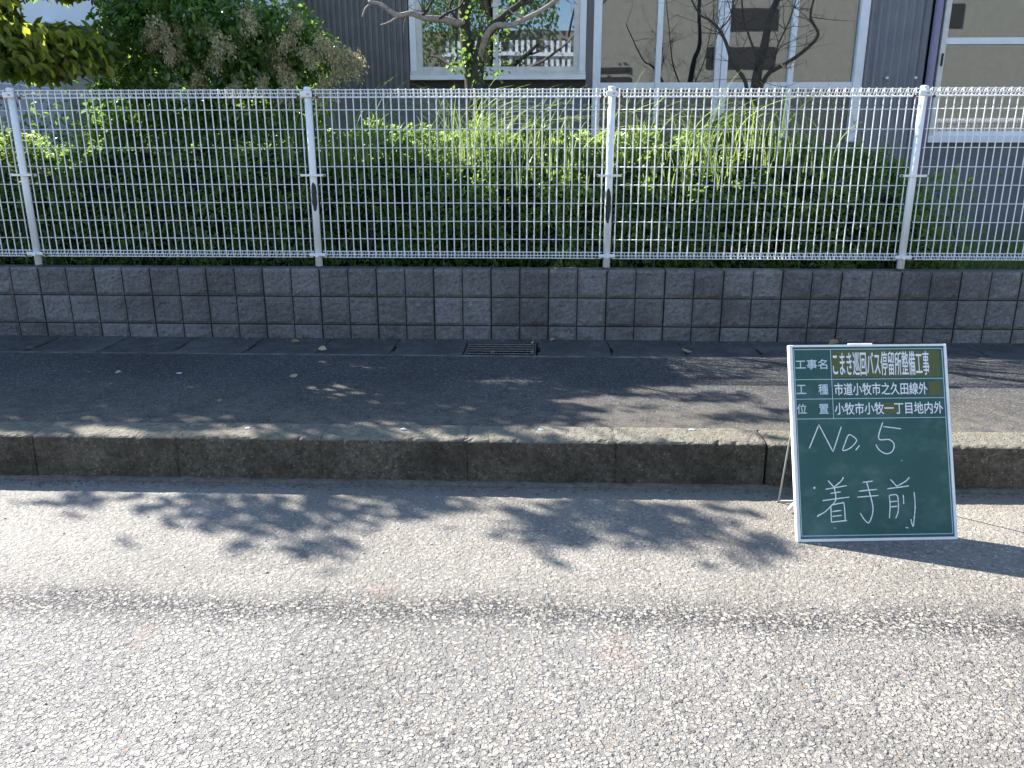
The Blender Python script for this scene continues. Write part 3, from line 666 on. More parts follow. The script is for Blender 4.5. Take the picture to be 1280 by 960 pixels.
# pruned tree in front of the window (bare, with ivy)
O = Vector((2.98, 6.7, .53))
tb = empty('pruned_tree', O); tag(tb, 'heavily pruned bare tree with ivy on its trunk, before the left window', 'tree')
def tl(l): return [Vector(p) - O for p in l]
mb = MB()
tr = limb(mb, tl([(3.02, 6.7, .5), (3.0, 6.7, 1.3), (2.99, 6.7, 1.95), (2.96, 6.7, 2.12), (2.95, 6.7, 2.3), (2.935, 6.7, 2.45), (2.96, 6.7, 2.75), (2.9, 6.75, 3.2)]), .062, .035, 12)
mb.build('trunk', M['bark'], tb, True)
mb = MB(); limb(mb, tl([(3.02, 6.66, 1.75), (3.05, 6.66, 2.1), (3.09, 6.64, 2.24), (3.17, 6.6, 2.33), (3.27, 6.6, 2.42), (3.36, 6.6, 2.48), (3.5, 6.6, 2.6)]), .052, .016, 9); mb.build('branch', M['bark'], tb, True)
mb = MB(); a = limb(mb, tl([(3.06, 6.64, 2.12), (3.12, 6.58, 2.27), (3.2, 6.52, 2.33), (3.30, 6.5, 2.325), (3.42, 6.48, 2.37), (3.55, 6.46, 2.43), (3.7, 6.44, 2.53), (3.9, 6.4, 2.7), (4.0, 6.4, 2.95)]), .026, .010, 8)
limb(mb, tl([(3.42, 6.48, 2.37), (3.33, 6.48, 2.40), (3.27, 6.48, 2.46)]), .009, .004, 6); limb(mb, tl([(3.1, 6.62, 2.2), (3.1, 6.55, 2.26)]), .022, .018, 8)
mb.build('branch', M['litbark'], tb, True)
mb = MB(); a = limb(mb, tl([(2.94, 6.68, 2.38), (2.88, 6.66, 2.37), (2.78, 6.6, 2.385), (2.66, 6.55, 2.385), (2.56, 6.5, 2.41), (2.45, 6.5, 2.40), (2.34, 6.5, 2.47), (2.24, 6.5, 2.49)]), .03, .014, 9)
limb(mb, tl([(2.56, 6.5, 2.41), (2.48, 6.5, 2.40), (2.40, 6.48, 2.35), (2.33, 6.48, 2.33)]), .012, .004, 6)
limb(mb, tl([(2.28, 6.5, 2.49), (2.22, 6.5, 2.45), (2.19, 6.5, 2.39)]), .010, .005, 6); limb(mb, tl([(2.52, 6.5, 2.4), (2.50, 6.5, 2.33), (2.495, 6.5, 2.26)]), .004, .002, 5)
mb.build('branch', M['litbark'], tb, True)
mb = MB(); pths = []
for pts in ([(2.9, 6.68, 2.38), (2.84, 6.62, 2.47), (2.88, 6.6, 2.6), (2.8, 6.6, 2.9)], [(2.75, 6.58, 2.38), (2.82, 6.56, 2.42), (2.95, 6.55, 2.5), (3.0, 6.5, 2.8)], [(2.62, 6.54, 2.39), (2.7, 6.5, 2.46), (2.74, 6.5, 2.6)], [(3.36, 6.6, 2.48), (3.5, 6.55, 2.52), (3.62, 6.5, 2.6)], [(2.95, 6.7, 2.4), (3.02, 6.66, 2.52), (3.1, 6.6, 2.8), (3.3, 6.6, 3.4), (3.4, 6.7, 4.0)], [(2.92, 6.72, 2.9), (2.7, 6.7, 3.3), (2.5, 6.8, 3.9)], [(2.9, 6.75, 3.1), (3.0, 6.8, 3.6), (3.2, 6.9, 4.2)], [(3.85, 6.4, 2.7), (3.95, 6.4, 3.1), (4.2, 6.5, 3.6)], [(3.9, 6.4, 2.8), (4.2, 6.4, 3.0), (4.5, 6.5, 3.4)]):
    pths.append(limb(mb, tl(pts), .014, .004, 6))
for p_ in pths: twigs(mb, p_, 4, .35, .004, up=.8)
twigs(mb, a, 8, .16, .0025)
mb.build('twigs', M['bark'], tb, True)['kind'] = 'stuff'
P = []
for cx_, cz_, r_, n_ in ((3.13, 2.25, .07, 150), (3.2, 2.33, .05, 100), (3.28, 2.40, .05, 90), (2.94, 2.12, .04, 70), (3.36, 2.46, .03, 40), (3.0, 2.45, .05, 60), (2.88, 2.05, .04, 60), (3.06, 2.08, .08, 130), (2.97, 2.25, .03, 40), (3.1, 1.98, .07, 100)):
    for _ in range(int(n_ * .42)): P.append((random.gauss(cx_, r_) - O.x, 6.62 + random.gauss(0, .05) - O.y, random.gauss(cz_, r_) - O.z))
tag(link('ivy', leaves(P, .032, .75, .3, name='ivy', mat=M['bushleaf'], tint=np.clip(rng.normal(.45, .25, len(P)), 0, .9)), tb), kind='stuff')
# small dead tree at right
O = Vector((5.2, 6.7, .53))
tc = empty('bare_tree', O); tag(tc, 'small leafless tree with thin twigs, before the beige window blinds', 'tree')
mb = MB(); a = limb(mb, tl([(5.15, 6.7, .5), (5.19, 6.7, 1.4), (5.21, 6.7, 1.95), (5.25, 6.7, 2.2), (5.28, 6.7, 2.42), (5.33, 6.7, 2.6), (5.3, 6.7, 3.1), (5.4, 6.75, 3.9)]), .046, .012, 10)
mb.build('trunk', M['bark'], tc, True)
mb = MB(); pl = [a]
for pts, r0 in (([(5.23, 6.7, 1.8), (5.28, 6.68, 1.98), (5.42, 6.65, 2.07), (5.54, 6.62, 2.16), (5.62, 6.6, 2.26), (5.57, 6.6, 2.35), (5.55, 6.6, 2.41), (5.58, 6.6, 2.6), (5.7, 6.6, 3.2)], .018), ([(5.16, 6.68, 1.7), (5.12, 6.66, 1.93), (5.0, 6.62, 2.07), (4.94, 6.6, 2.2), (4.88, 6.6, 2.3), (4.80, 6.6, 2.37), (4.7, 6.6, 2.44), (4.5, 6.6, 2.8)], .018), ([(5.2, 6.7, 2.0), (5.17, 6.6, 2.12), (5.12, 6.6, 2.22), (5.05, 6.6, 2.4), (5.0, 6.6, 2.7), (4.9, 6.6, 3.3)], .012), ([(5.22, 6.7, 1.9), (5.3, 6.6, 2.05), (5.33, 6.6, 2.2), (5.42, 6.6, 2.45), (5.5, 6.6, 3.0)], .010), ([(4.88, 6.6, 2.3), (4.95, 6.55, 2.4), (4.93, 6.5, 2.6)], .007)):
    q = limb(mb, tl(pts), r0, r0 * .3, 7); pl.append(q)
for q in pl: twigs(mb, q, 14, .36, .0034, up=.3, depth=1)
mb.build('branches', M['bark'], tc, True)
P = [(5.36 + random.gauss(0, .03) - O.x, 6.4 - O.y, 2.02 + random.gauss(0, .03) - O.z) for _ in range(6)]
link('dry_leaf', leaves(P, .07, .3, .8, name='dry_leaf', mat=M['dry'], tint=np.full(6, .9)), tc)

# openings in the crowns: where the sun comes through onto the pavement, and no leaf high enough to shade the road
GAPS = [(2.35, 4.2, .22, .09), (2.55, 4.05, .25, .07), (2.75, 3.85, .15, .05), (3.35, 4.35, .22, .07), (3.2, 3.75, .1, .05), (3.95, 3.95, .32, .10), (4.25, 4.2, .28, .10), (4.45, 3.85, .3, .12), (4.7, 4.3, .35, .16), (4.1, 3.7, .3, .08), (5.2, 4.2, .5, .4), (1.55, 3.5, .28, .06), (1.95, 3.55, .15, .04), (1.35, 3.75, .12, .03), (2.8, 3.5, .2, .05), (3.9, 3.45, .5, .09), (4.8, 3.5, .7, .12), (1.8, 3.95, .1, .03), (3.0, 3.6, .12, .03)]
def gaps(P):
    P = np.asarray(P); t = P[:, 2] - .19; gx = P[:, 0] + 1.12 * t; gy = P[:, 1] - .756 * t
    keep = gy > 3.36 + .05 * np.sin(gx * 9)
    for a, b, c, d in GAPS: keep &= ((gx - a - .5 * (gy - b)) / c) ** 2 + ((gy - b) / d) ** 2 > 1
    return P[keep]
# glossy shrub tree with seed heads
O = Vector((.9, 6.7, .53))
ts = empty('seeding_shrub', O); tag(ts, 'big dark evergreen shrub carrying drooping brown seed heads, left of the ribbed siding', 'shrub')
def ellip(c, r, n, shell=.55):
    v = rng.normal(size=(n, 3)); v /= np.linalg.norm(v, axis=1, keepdims=True); rr = shell + (1 - shell) * rng.random(n) ** .5
    return np.array(c) + v * rr[:, None] * np.array(r)
clumps = []
# visible body: x -.5..1.9 at z 1.6..2.9
for c, r, n in (((.3, 6.6, 1.75), (.35, .3, .3), 1300), ((.75, 6.5, 1.9), (.42, .35, .35), 1700), ((1.2, 6.5, 1.85), (.33, .3, .32), 1300), ((.25, 6.6, 2.25), (.42, .35, .3), 1800), ((.75, 6.6, 2.4), (.45, .4, .35), 2000), ((1.15, 6.55, 2.35), (.26, .3, .3), 900), ((.0, 6.7, 2.65), (.5, .4, .35), 1800), ((.55, 6.7, 2.85), (.5, .45, .4), 2000), ((1.0, 6.6, 2.8), (.28, .35, .35), 1000), ((1.55, 6.45, 2.08), (.2, .2, .16), 500), ((1.35, 6.4, 2.2), (.17, .2, .2), 350), ((1.82, 6.45, 2.12), (.2, .2, .2), 500), ((.55, 6.3, 2.35), (.5, .16, .25), 900), ((1.2, 6.28, 2.25), (.5, .14, .3), 900), ((1.6, 6.45, 2.3), (.3, .25, .22), 700), ((1.7, 6.5, 1.85), (.25, .25, .25), 600),
                ((.1, 6.8, 3.3), (.6, .5, .4), 1600), ((.8, 6.8, 3.35), (.45, .5, .4), 1300), ((-.5, 6.8, 3.0), (.45, .5, .5), 1300), ((.4, 6.8, 3.8), (.45, .45, .35), 900), ((-.3, 6.8, 3.75), (.45, .4, .35), 800)):
    clumps.append(ellip(c, r, n, .35))
P = gaps(np.concatenate(clumps)); P = P[~((P[:, 0] < .25) & (P[:, 2] > 2.26) & (P[:, 2] < 2.62))] - np.array(O)
me = leaves(P, .06, .42, .5, name='crown', mat=M['bushleaf']); tag(link('crown', me, ts), kind='stuff')
mb = MB(); pl = []
pl.append(limb(mb, tl([(.9, 6.7, .5), (.85, 6.7, 1.3), (.7, 6.7, 2.1), (.5, 6.75, 2.9), (.3, 6.8, 3.7)]), .05, .015)); 
for e in ((.2, 6.6, 1.9), (1.2, 6.5, 2.0), (0, 6.7, 2.7), (1.0, 6.6, 2.8), (1.5, 6.45, 2.1), (-.4, 6.8, 3.0), (.8, 6.8, 3.4), (-.3, 6.8, 3.8)):
    b = Vector((.8, 6.7, min(e[2] - .4, 2.6))); pl.append(limb(mb, tl([b, (b + Vector(e)) / 2 + Vector((0, 0, .05)), e]), .02, .006, 6))
mb.build('trunk', M['bark'], ts, True)
mb = MB(); [twigs(mb, q, 8, .35, .003) for q in pl]; mb.build('twigs', M['bark'], ts, True)['kind'] = 'stuff'
def seedhead(seed):
    rr = np.random.default_rng(seed); q = []
    for k in range(9):          # drooping lobes of one spent flower head
        a_ = rr.uniform(0, 6.28); ra = rr.uniform(0, .075); c = np.array([ra * math.cos(a_), ra * math.sin(a_) * .7, -.9 * ra + rr.uniform(-.03, .03)])
        n = 55; v = rr.normal(size=(n, 3)) * np.array([.017, .017, .030]); v[:, 2] -= .02; q.append(v + c)
    v = np.concatenate(q)
    return leaves(v, .019, .5, 1.5, name='seed_head', mat=M['seed'], tint=np.clip(rr.normal(.45, .28, len(v)), 0, 1))
shm = [seedhead(s) for s in range(6)]
# positions (x, z) at y=6.2 in front of the crown
for i, (px_, py_) in enumerate(((165, 35), (195, 50), (240, 22), (300, 12), (345, 38), (250, 62), (225, 88), (390, 45), (402, 72), (335, 82), (418, 58), (272, 102), (318, 45), (385, 98), (325, 62), (422, 78), (355, 12), (285, 28), (178, 22), (205, 30), (350, 100), (370, 62), (262, 40), (310, 95))):
    x = 3.36 + (px_ - 640) * .0057; z = 2.452 - .00533 * py_      # metres along and up the crown face
    o = link('seed_head', shm[i % 6], ts, Vector((x, 6.24 + random.uniform(-.08, .1), z)) - O, (random.uniform(-.3, .3), random.uniform(-.5, .5), random.uniform(0, 6.28))); o['kind'] = 'stuff'; o.scale = (random.uniform(.8, 1.25), 1, random.uniform(.8, 1.3))

# leafy tree at far left, boughs reach into view and shade the pavement
O = Vector((-1.6, 6.2, .53))
tt = empty('leafy_tree', O); tag(tt, 'leafy tree with yellowing leaves hanging into view at top left', 'tree')
clumps = []
for c, r, n in (((.0, 5.95, 2.12), (.40, .22, .2), 900), ((-.45, 6.0, 2.35), (.35, .3, .3), 900), ((.35, 5.9, 2.1), (.24, .15, .12), 300), ((-.8, 6.1, 2.1), (.4, .3, .3), 700), ((-.35, 6.0, 2.6), (.3, .3, .25), 450),
                ((-1.2, 6.2, 2.6), (.6, .6, .5), 1300), ((-1.9, 6.3, 3.0), (.7, .7, .6), 1500), ((-2.7, 6.4, 3.2), (.7, .7, .6), 1400), ((-3.5, 6.4, 3.3), (.7, .7, .6), 1200), ((-1.2, 6.4, 3.4), (.7, .6, .5), 1300), ((-2.2, 6.4, 3.9), (.8, .6, .5), 1300), ((-3.2, 6.5, 4.1), (.7, .6, .4), 900), ((-.6, 6.5, 3.6), (.5, .5, .45), 900), ((-1.2, 6.5, 4.1), (.6, .5, .35), 700), ((-4.2, 6.5, 3.9), (.6, .6, .6), 700), ((-2.6, 6.2, 2.4), (.6, .5, .5), 900), ((-1.8, 6.6, 2.65), (.7, .3, .35), 1200), ((-1.0, 6.7, 2.6), (.5, .3, .3), 900), ((-.2, 6.95, 2.8), (.5, .25, .2), 700), ((-2.4, 6.95, 2.75), (.7, .25, .25), 1000), ((-1.3, 6.95, 2.75), (.6, .25, .25), 1000), ((-3.4, 6.9, 2.8), (.6, .25, .3), 800), ((.4, 6.95, 2.8), (.4, .25, .2), 500), ((-3.4, 6.2, 2.5), (.6, .5, .5), 800), ((.3, 6.6, 4.2), (.4, .4, .3), 350)):
    clumps.append(ellip(c, r, n, .3))
clumps = [gaps(np.concatenate(clumps))]; q = clumps[0]; clumps = [q[~((q[:, 0] > -.38) & (q[:, 2] > 2.28) & (q[:, 2] < 2.62))]]
# upper sprigs whose shade lies on the road
s_ = SUNV
spr = []
for gx, gy, rr_, n in ((1.6, 3.03, .07, 45), (2.15, 2.99, .12, 95), (2.43, 2.88, .13, 110), (2.66, 3.0, .13, 110), (2.62, 2.86, .07, 40), (2.77, 2.66, .07, 40), (2.96, 3.06, .09, 60), (3.16, 3.1, .1, 60), (3.6, 2.88, .11, 110), (3.72, 2.8, .08, 60), (3.8, 3.03, .12, 100), (4.0, 2.96, .13, 110), (4.15, 2.88, .13, 110), (4.36, 2.72, .09, 36), (4.3, 3.06, .06, 18)):
    n = int(n * .75); y0 = 5.85 + random.uniform(-.1, .1); t = (y0 - gy) / .756; c = Vector((gx - 1.12 * t, y0, t)); spr.append(c)
    v = rng.normal(size=(n, 3)) * np.array([rr_ * 1.15, rr_ * .6, rr_ * .55]); v[:, 2] -= .35 * v[:, 0]; clumps.append(np.array(c) + v)
P = np.concatenate(clumps) - np.array(O)
me = leaves(P, .095, .5, .7, name='crown', mat=M['bigleaf'], tint=np.clip(rng.normal(.4, .25, len(P)), 0, 1)); tag(link('crown', me, tt), kind='stuff')
mb = MB(); pl = []
limb(mb, tl([(-1.7, 6.3, .5), (-1.75, 6.3, 1.6), (-1.7, 6.3, 2.6), (-1.9, 6.4, 3.6), (-2.0, 6.5, 4.6)]), .10, .03, 10); mb.build('trunk', M['bark'], tt, True)
mb = MB()
for e in ((-.4, 6.0, 2.3), (-.1, 5.9, 2.15), (-3.3, 6.4, 3.3), (-1.2, 6.4, 3.5), (-3.2, 6.5, 4.2), (-.6, 6.5, 3.7), (-4.2, 6.5, 4.0)):
    b = Vector((-1.8, 6.35, 2.0 + .25 * (e[2] - 2))); pl.append(limb(mb, tl([b, (b + Vector(e)) / 2 + Vector((0, 0, .12)), e]), .028, .007, 6))
for c in spr:
    b = Vector((max(-3.6, min(.0, c.x + random.uniform(-.3, .3))), 6.2, 3.4)); pl.append(limb(mb, tl([b, (b + c) / 2 + Vector((.05, 0, 0)), c]), .012, .004, 5))
mb.build('branches', M['bark'], tt, True)
# nearest leaves as separate pieces
lf = leaves(np.zeros((1, 3)), .10, .52, 0, name='leaf', mat=M['bigleaf'], tint=np.array([.82]), jit=0, D=np.array([[1., 0, 0]]))
lf2 = leaves(np.zeros((1, 3)), .085, .55, 0, name='leaf', mat=M['bigleaf'], tint=np.array([.6]), jit=0, D=np.array([[1., 0, 0]]))
for i in range(170):
    x = random.uniform(-.35, .58); z = random.uniform(1.95, 2.5) if x < .0 else random.uniform(1.97, 2.27 - .15 * x)
    link('leaf', lf if random.random() < .55 else lf2, tt, Vector((x, 5.72 + random.uniform(-.06, .12), z)) - O, (random.uniform(-.6, .6), random.uniform(.2, 1.3), random.uniform(-1.2, 1.2)))

# ------------------------------------------------------------------ construction chalkboard
BW, BH = .625, .755
BLp = Vector((4.528, 2.79, .0)); BRp = Vector((5.152, 2.835, .0))
ux = (BRp - BLp).normalized(); lean = .275; up = Vector((0, lean, math.sqrt(BH ** 2 - lean ** 2))).normalized(); up = (up - ux * up.dot(ux)).normalized(); nrm = ux.cross(up)   # nrm points to camera side (-y)
if nrm.y > 0: nrm = -nrm
board = empty('construction_chalkboard', BLp); tag(board, 'green construction chalkboard in a white frame, propped on the road at the kerb', 'chalkboard')
def bm_(u, v, d=0): return ux * u + up * (BH - v) + nrm * d
Mb = Matrix((( ux.x, -up.x, nrm.x, 0), (ux.y, -up.y, nrm.y, 0), (ux.z, -up.z, nrm.z, 0), (0, 0, 0, 1)))
Mb = Matrix.Translation(up * BH) @ Mb
def Bx(mb, name, mat, par=board, **k): o = mb.build(name, mat, par, **k); o.data.transform(Mb); return o
def chalk_green():
    t = NT('chalkboard_green'); P = t.pos(); f = t.noise(P, 4.5, 5, .6); c = t.ramp(f, [(.35, (.02, .088, .084)), (.6, (.026, .105, .10)), (.75, (.05, .145, .14))])
    c = t.mix(t.ramp(t.noise(t.mapv(P, (3, 3, 5), rot=(0, .5, 0)), 2.0, 5, .7), [(.48, 0.), (.72, .45)]), c, (.14, .22, .23)); return t.fin(c, .55, None, .4)
M['cgreen'] = chalk_green(); M['chalk'] = simple('white_chalk', (.72, .80, .85), .95, .12, 120); M['line'] = simple('pale_green_printed_line', (.42, .58, .64), .6, .08, 60); M['tape'] = simple('olive_label_tape', (.085, .11, .035), .5, .1, 30); M['tapew'] = simple('white_label_print', (.80, .84, .9), .6, .02); M['lab'] = simple('pale_printed_letters', (.55, .68, .75), .6, .05); M['bframe'] = simple('white_board_frame', (.82, .85, .9), .45, .08, 20); M['strut'] = simple('grey_wire_stand', (.4, .4, .38), .5, .1)
Bx(MB().box(.008, BW - .006, .008, BH - .008, -.010, 0), 'board_face', M['cgreen'])
Bx(MB().box(0, .015, 0, BH, -.014, .006, c=.002), 'frame', M['bframe'])
Bx(MB().box(BW - .010, BW, 0, BH, -.014, .006, c=.002), 'frame', M['bframe'])
Bx(MB().box(.0155, BW - .0105, 0, .008, -.013, .005), 'frame', M['bframe'])
Bx(MB().box(.0155, BW - .0105, BH - .010, BH, -.013, .005), 'frame', M['bframe'])
Bx(MB().box(.24, .335, -.006, -.0005, -.012, -.002, c=.001), 'handle', M['bframe'])
ins = [(.0205, .0175), (BW - .0165, .0175), (BW - .0165, BH - .0215), (.0205, BH - .0215)]
def strip(x0, x1, y0, y1, name='printed_line', mat='line', d=.0012): return Bx(MB().box(min(x0, x1), max(x0, x1), min(y0, y1), max(y0, y1), .0002, d), name, M[mat])
lw = .0015
strip(.0205, BW - .0165, .0175 - lw, .0175 + lw); strip(.0205, BW - .0165, BH - .0215 - lw, BH - .0215 + lw)
strip(.0205 - lw, .0205 + lw, .0189, BH - .0229); strip(BW - .0165 - lw, BW - .0165 + lw, .0189, BH - .0229)
for y in (.1348, .2105, .2872): strip(.0219, BW - .0179, y - lw * .9, y + lw * .9)
for y0, y1 in ((.0189, .1336), (.136, .2093), (.2117, .286)): strip(.1655 - lw * .8, .1655 + lw * .8, y0, y1)
strip(.1685, .597, .0235, .127, 'label_tape', 'tape', .0008); strip(.547, .597, .147, .2, 'label_tape', 'tape', .0008); strip(.36, .42, .2265, .2695, 'label_tape', 'tape', .0008)
dg = None
def text(s, x0, y0, x1, y1, mat, off=.012, name='lettering'):
    c = bpy.data.curves.new('lettering', 'FONT'); c.body = s; c.offset = 0; c.resolution_u = 3
    o = bpy.data.objects.new('lettering', c); col.objects.link(o); bpy.context.view_layer.update()
    me = bpy.data.meshes.new_from_object(o.evaluated_get(bpy.context.evaluated_depsgraph_get())); bpy.data.objects.remove(o); bpy.data.curves.remove(c)
    v = np.array([tuple(p.co) for p in me.vertices]); a, b = v.min(0), v.max(0)
    K = 5; w_ = off * .035; offs = [(0, 0), (w_, 0), (-w_, 0), (0, w_), (0, -w_)]
    Vn = np.stack([x0 + (v[:, 0] - a[0]) / (b[0] - a[0]) * (x1 - x0), y1 - (v[:, 1] - a[1]) / (b[1] - a[1]) * (y1 - y0), np.full(len(v), .0016)], 1)
    fs = [list(p.vertices) for p in me.polygons]; bpy.data.meshes.remove(me); n = len(Vn)
    allv = np.concatenate([Vn + np.array([a_, b_, .00006 * k]) for k, (a_, b_) in enumerate(offs)])
    me = bpy.data.meshes.new(name); me.from_pydata(allv.tolist(), [], [[i + n * k for i in f] for k in range(K) for f in fs]); me.materials.append(M[mat]); me.transform(Mb); me.update()
    return link(name, me, board)
text('工事名', .0248, .0565, .1496, .094, 'lab', .018); text('工', .0253, .1555, .062, .190, 'lab', .018); text('種', .1102, .1535, .149, .193, 'lab', .018); text('位', .023, .229, .061, .2675, 'lab', .018); text('置', .110, .2305, .147, .2675, 'lab', .018)
text('こまき巡回バス停留所整備工事', .1725, .0275, .5536, .121, 'tapew', .02)
text('市道小牧市之久田線外', .1741, .150, .5411, .197, 'tapew', .018)
text('小牧市小牧一丁目地内外', .1719, .226, .5986, .272, 'tapew', .018)
S = [[(.0645, .4007), (.1065, .3097), (.1569, .415), (.1939, .3185)], [(.2053, .3822), (.222, .3505), (.2469, .3641), (.2492, .3774), (.2248, .401), (.1955, .4102), (.2053, .3822)], [(.2621, .3908), (.2457, .4103)], [(.3572, .3041), (.338, .3661), (.3794, .3708), (.3976, .3897), (.3889, .4163), (.3647, .4251), (.3385, .4104), (.3257, .3889)], [(.3583, .32), (.4284, .3298)], [(.1316, .5247), (.153, .5491)], [(.1926, .5124), (.1816, .5282), (.1546, .5491)], [(.1201, .5576), (.2049, .5446)], [(.138, .5739), (.1788, .5682)], [(.1067, .6006), (.2116, .5885)], [(.1546, .5491), (.1585, .5972), (.1393, .6209), (.1122, .6445), (.0844, .6573)], [(.1381, .6246), (.1375, .6824), (.1985, .6773)], [(.1394, .6183), (.1792, .611), (.1897, .6149), (.1916, .6755)], [(.1429, .6424), (.1784, .6388)], [(.1423, .6611), (.1779, .6575)], [(.2661, .5333), (.3061, .5291)], [(.2493, .5667), (.3212, .561)], [(.2418, .5896), (.3259, .5841)], [(.2821, .5325), (.2902, .5674), (.301, .6213), (.2985, .6535), (.2833, .6865), (.2675, .677), (.2507, .6498)], [(.3755, .5232), (.3989, .5505)], [(.4506, .5164), (.4342, .5322), (.3989, .5505)], [(.3613, .5595), (.4472, .5496)], [(.3676, .5849), (.3688, .6225), (.3638, .6709)], [(.3676, .5849), (.3954, .5827), (.4014, .6016), (.3993, .6447), (.3878, .6725)], [(.3691, .6091), (.3975, .6069)], [(.3686, .629), (.397, .6263)], [(.4222, .5831), (.4224, .6181)], [(.4654, .5731), (.4669, .6244), (.4604, .6729), (.4542, .7041), (.4468, .6753)], [(.4246, .7073), (.4353, .7091)], [(.0919, .6558), (.083, .661)], [(.15, .7068), (.152, .704)]]
sharp = {0, 11}
mb = MB(); ends = {0, 1, 2, 4, 14, 18, 28, 29}
for si, st in enumerate(S):
    p = [Vector((a, b, 0)) for a, b in st]; out = []
    if len(p) > 2 and si not in sharp:
        for i in range(len(p) - 1):
            q0 = p[max(i - 1, 0)]; q1 = p[i]; q2 = p[i + 1]; q3 = p[min(i + 2, len(p) - 1)]
            for k in range(6):
                t = k / 6; out.append(.5 * ((2 * q1) + (-q0 + q2) * t + (2 * q0 - 5 * q1 + 4 * q2 - q3) * t * t + (-q0 + 3 * q1 - 3 * q2 + q3) * t ** 3))
        out.append(p[-1])
    else:
        for i in range(len(p) - 1): out += [p[i].lerp(p[i + 1], k / 8) for k in range(8)]
        out.append(p[-1])
    n = len(out); base = len(mb.v)
    for i, q in enumerate(out):
        d = (out[min(i + 1, n - 1)] - out[max(i - 1, 0)]).normalized(); s2 = Vector((-d.y, d.x, 0)); hwid = .0021 * (1 + .35 * noise.noise(q * 160)) * (.75 if i in (0, n - 1) else 1)
        q = q + Vector((0, 0, .001 + .00004 * (si % 9))); mb.v += [tuple(q + s2 * hwid), tuple(q - s2 * hwid)]
    mb.f += [(base + 2 * i, base + 2 * i + 1, base + 2 * i + 3, base + 2 * i + 2) for i in range(n - 1)]
    if si in ends or si > 28: Bx(mb, 'chalk_writing', M['chalk']); mb = MB()
mb = MB()
for cx_, cy_, r_ in ((.0772, .5515, .0042), (.4238, .4526, .002)):
    mb = MB(); b = len(mb.v); mb.v += [(cx_ + r_ * math.cos(a * math.pi / 5), cy_ + r_ * math.sin(a * math.pi / 5), .0012) for a in range(10)]; mb.f.append(tuple(range(b, b + 10))); Bx(mb, 'chalk_dot', M['chalk'])
def bp(x, y, z): return Vector((x, y, z)) - BLp
mb = MB(); mb.tube([bp(4.60, 3.09, .55), bp(4.572, 3.12, .30), bp(4.56, 3.148, .004)], .0038, 8); mb.tube([bp(5.09, 3.12, .55), bp(5.06, 3.17, .004)], .0038, 8)
mb.tube([bp(4.56, 3.148, .006), bp(5.06, 3.17, .006)], .0038, 8); mb.build('stand', M['strut'], board, True)
mb = MB(); mb.tube([bp(4.575, 3.05, .012), bp(4.59, 3.05, .035), bp(4.63, 3.06, .042), bp(4.68, 3.06, .04)], .009, 8); mb.build('stand_foot', M['bframe'], board, True)

# ------------------------------------------------------------------ litter
def fallen(x, y, z, label, sz=.06, tint=.6, rz=0, name='fallen_leaf', mat='dry', cat='fallen leaf'):
    me = leaves(np.zeros((1, 3)), sz, .62, 0, name=name, mat=M[mat], tint=np.array([tint]), jit=0, D=np.array([[1., 0, .12]]))
    return tag(link(name, me, None, (x, y, z + .006), (random.uniform(-.2, .2), random.uniform(-.2, .1), rz)), label, cat)
M['paper'] = simple('white_paper_scrap', (.42, .46, .54), .8, .05)
def sgutter(y): return SW + .004 if y > 5.03 else SW + (KH - SW) * (5.035 - y) / 1.54
for x, y, lb, sz, tn_, rz in ((.114, 5.08, 'dry leaf lying in the leftmost slot of the gutter', .05, .9, .5), (1.83, 5.33, 'curled dry leaf against the wall foot, left of centre', .06, .8, .2), (2.13, 5.12, 'flat tan leaf in the gutter, right of the curled one', .07, .9, 2.8), (4.55, 5.14, 'pale whitish leaf in the gutter right of the drain grate', .08, 1., 3.0), (.88, 4.44, 'small brown leaf on the shaded pavement at left', .035, .5, .3), (1.06, 4.43, 'pale brown leaf on the pavement beside the small brown one', .04, .7, .1), (2.1, 4.4, 'tan leaf on dark pavement under the second post', .05, .7, .4), (1.91, 3.83, 'faint brown leaf on the pavement near the kerb top', .04, .4, 1.4), (5.5, 5.36, 'dry brown leaf in the gutter behind the chalkboard top', .09, .7, .3), (3.62, 5.42, 'leaf fragment at the wall foot just right of the grate', .05, .6, .9)):
    fallen(x, y, sgutter(y), lb, sz, tn_, rz)
fallen(3.12, 5.10, SW, 'reddish leaf caught on the left corner of the drain grate', .05, .1, .2); fallen(3.49, 5.10, SW, 'reddish leaf on the right corner of the drain grate', .035, .1, 1.2)
fallen(3.22, 5.09, SW, 'tan leaf on the front bar of the drain grate', .04, .6, .3); fallen(3.5, 5.36, SW, 'pale leaf at the rear right corner of the drain grate', .05, .9, 1.6)
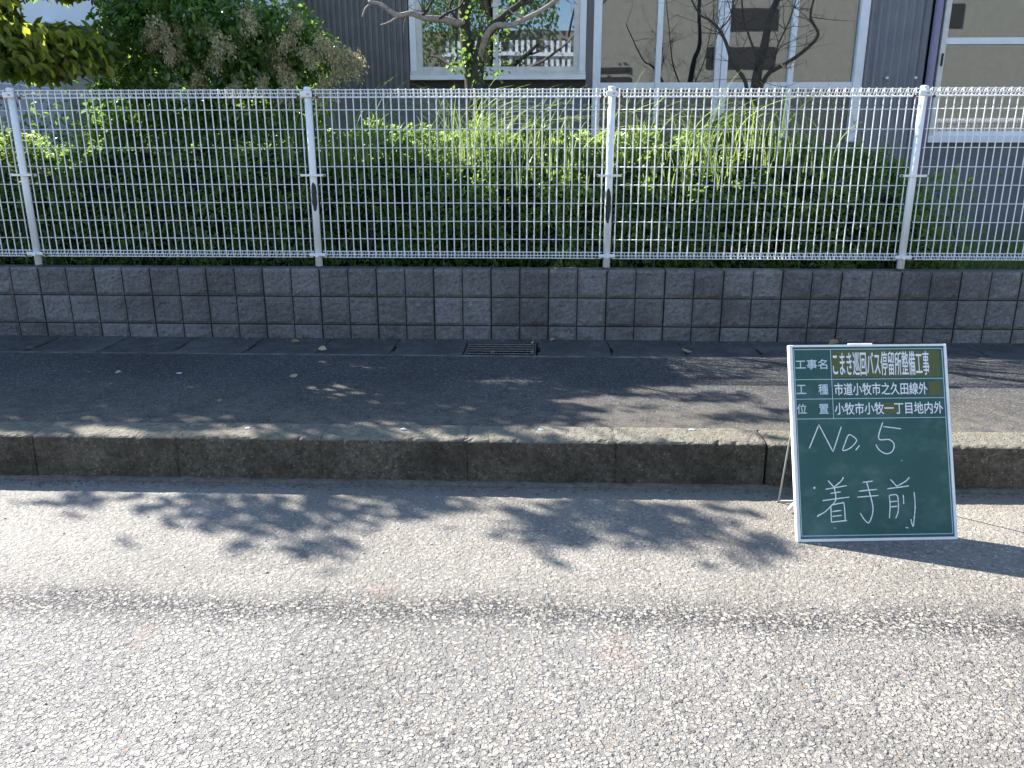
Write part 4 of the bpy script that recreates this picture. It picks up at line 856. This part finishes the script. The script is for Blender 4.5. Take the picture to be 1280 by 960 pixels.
for x, y, lb in ((1.43, 4.46, 'white paper scrap on the dark pavement at left'), (2.21, 3.41, 'bluish white scrap on the kerb top, left of centre'), (2.93, 3.42, 'bluish scrap on the kerb top left of the middle'), (3.55, 3.44, 'whitish blob on the kerb top at the middle'), (4.24, 3.46, 'small white scrap on the kerb top left of the chalkboard')):
    pts = [(.016 * math.cos(a) * random.uniform(.6, 1.3), .011 * math.sin(a) * random.uniform(.6, 1.3), random.uniform(.002, .006)) for a in [k * math.pi / 4 for k in range(8)]]
    o = MB().add(pts + [(0, 0, .007)] + [(p[0], p[1], 0) for p in pts], [(k, (k + 1) % 8, 8) for k in range(8)] + [(k, 9 + k, 9 + (k + 1) % 8, (k + 1) % 8) for k in range(8)]).build('paper_scrap', M['paper'], None, loc=(x, y, (KH if y < 3.5 else sgutter(y)) + .001)); tag(o, lb, 'litter')
# loose grit along the kerb foot and scattered stones on the road
def grit(n, f, name, mat, smin, smax):
    ico = bmesh.new(); bmesh.ops.create_icosphere(ico, subdivisions=1, radius=1); bv = np.array([tuple(v.co) for v in ico.verts]); bf = np.array([[v.index for v in fc.verts] for fc in ico.faces]); ico.free()
    V = []; F = []
    for i in range(n):
        x, y, z = f(); s = smin + (smax - smin) * random.random() ** 2; q = bv * (1 + .25 * rng.normal(size=(len(bv), 1))) * np.array([s, s * random.uniform(.6, 1), s * .6]); a = random.uniform(0, 6.28); c_, s_2 = math.cos(a), math.sin(a)
        q = q @ np.array([[c_, -s_2, 0], [s_2, c_, 0], [0, 0, 1]]) + np.array([x, y, z + s * .3]); V.append(q); F.append(bf + i * len(bv))
    return link(name, npmesh(name, np.concatenate(V), np.concatenate(F), mat))
M['grit'] = simple('dark_grit', (.14, .135, .13), .9, .6, 90); M['pale_grit'] = simple('pale_grit', (.42, .40, .37), .9, .4, 90)
tag(grit(2600, lambda: (random.uniform(-1, 8), 3.29 - abs(random.gauss(0, .035)) - .01, 0), 'grit', M['grit'], .0018, .007), 'loose dark grit lying along the foot of the kerb', 'grit', kind='stuff')
tag(grit(900, lambda: (random.uniform(-1, 8), random.uniform(.9, 3.2), 0), 'road_chippings', M['pale_grit'], .002, .006), 'pale loose chippings scattered over the sunlit road', 'chippings', kind='stuff')
tag(grit(500, lambda: (random.uniform(-1, 8), 5.47 - abs(random.gauss(0, .03)), SW - .002), 'gutter_debris', M['grit'], .003, .009), 'crumbs of debris along the foot of the block wall', 'debris', kind='stuff')
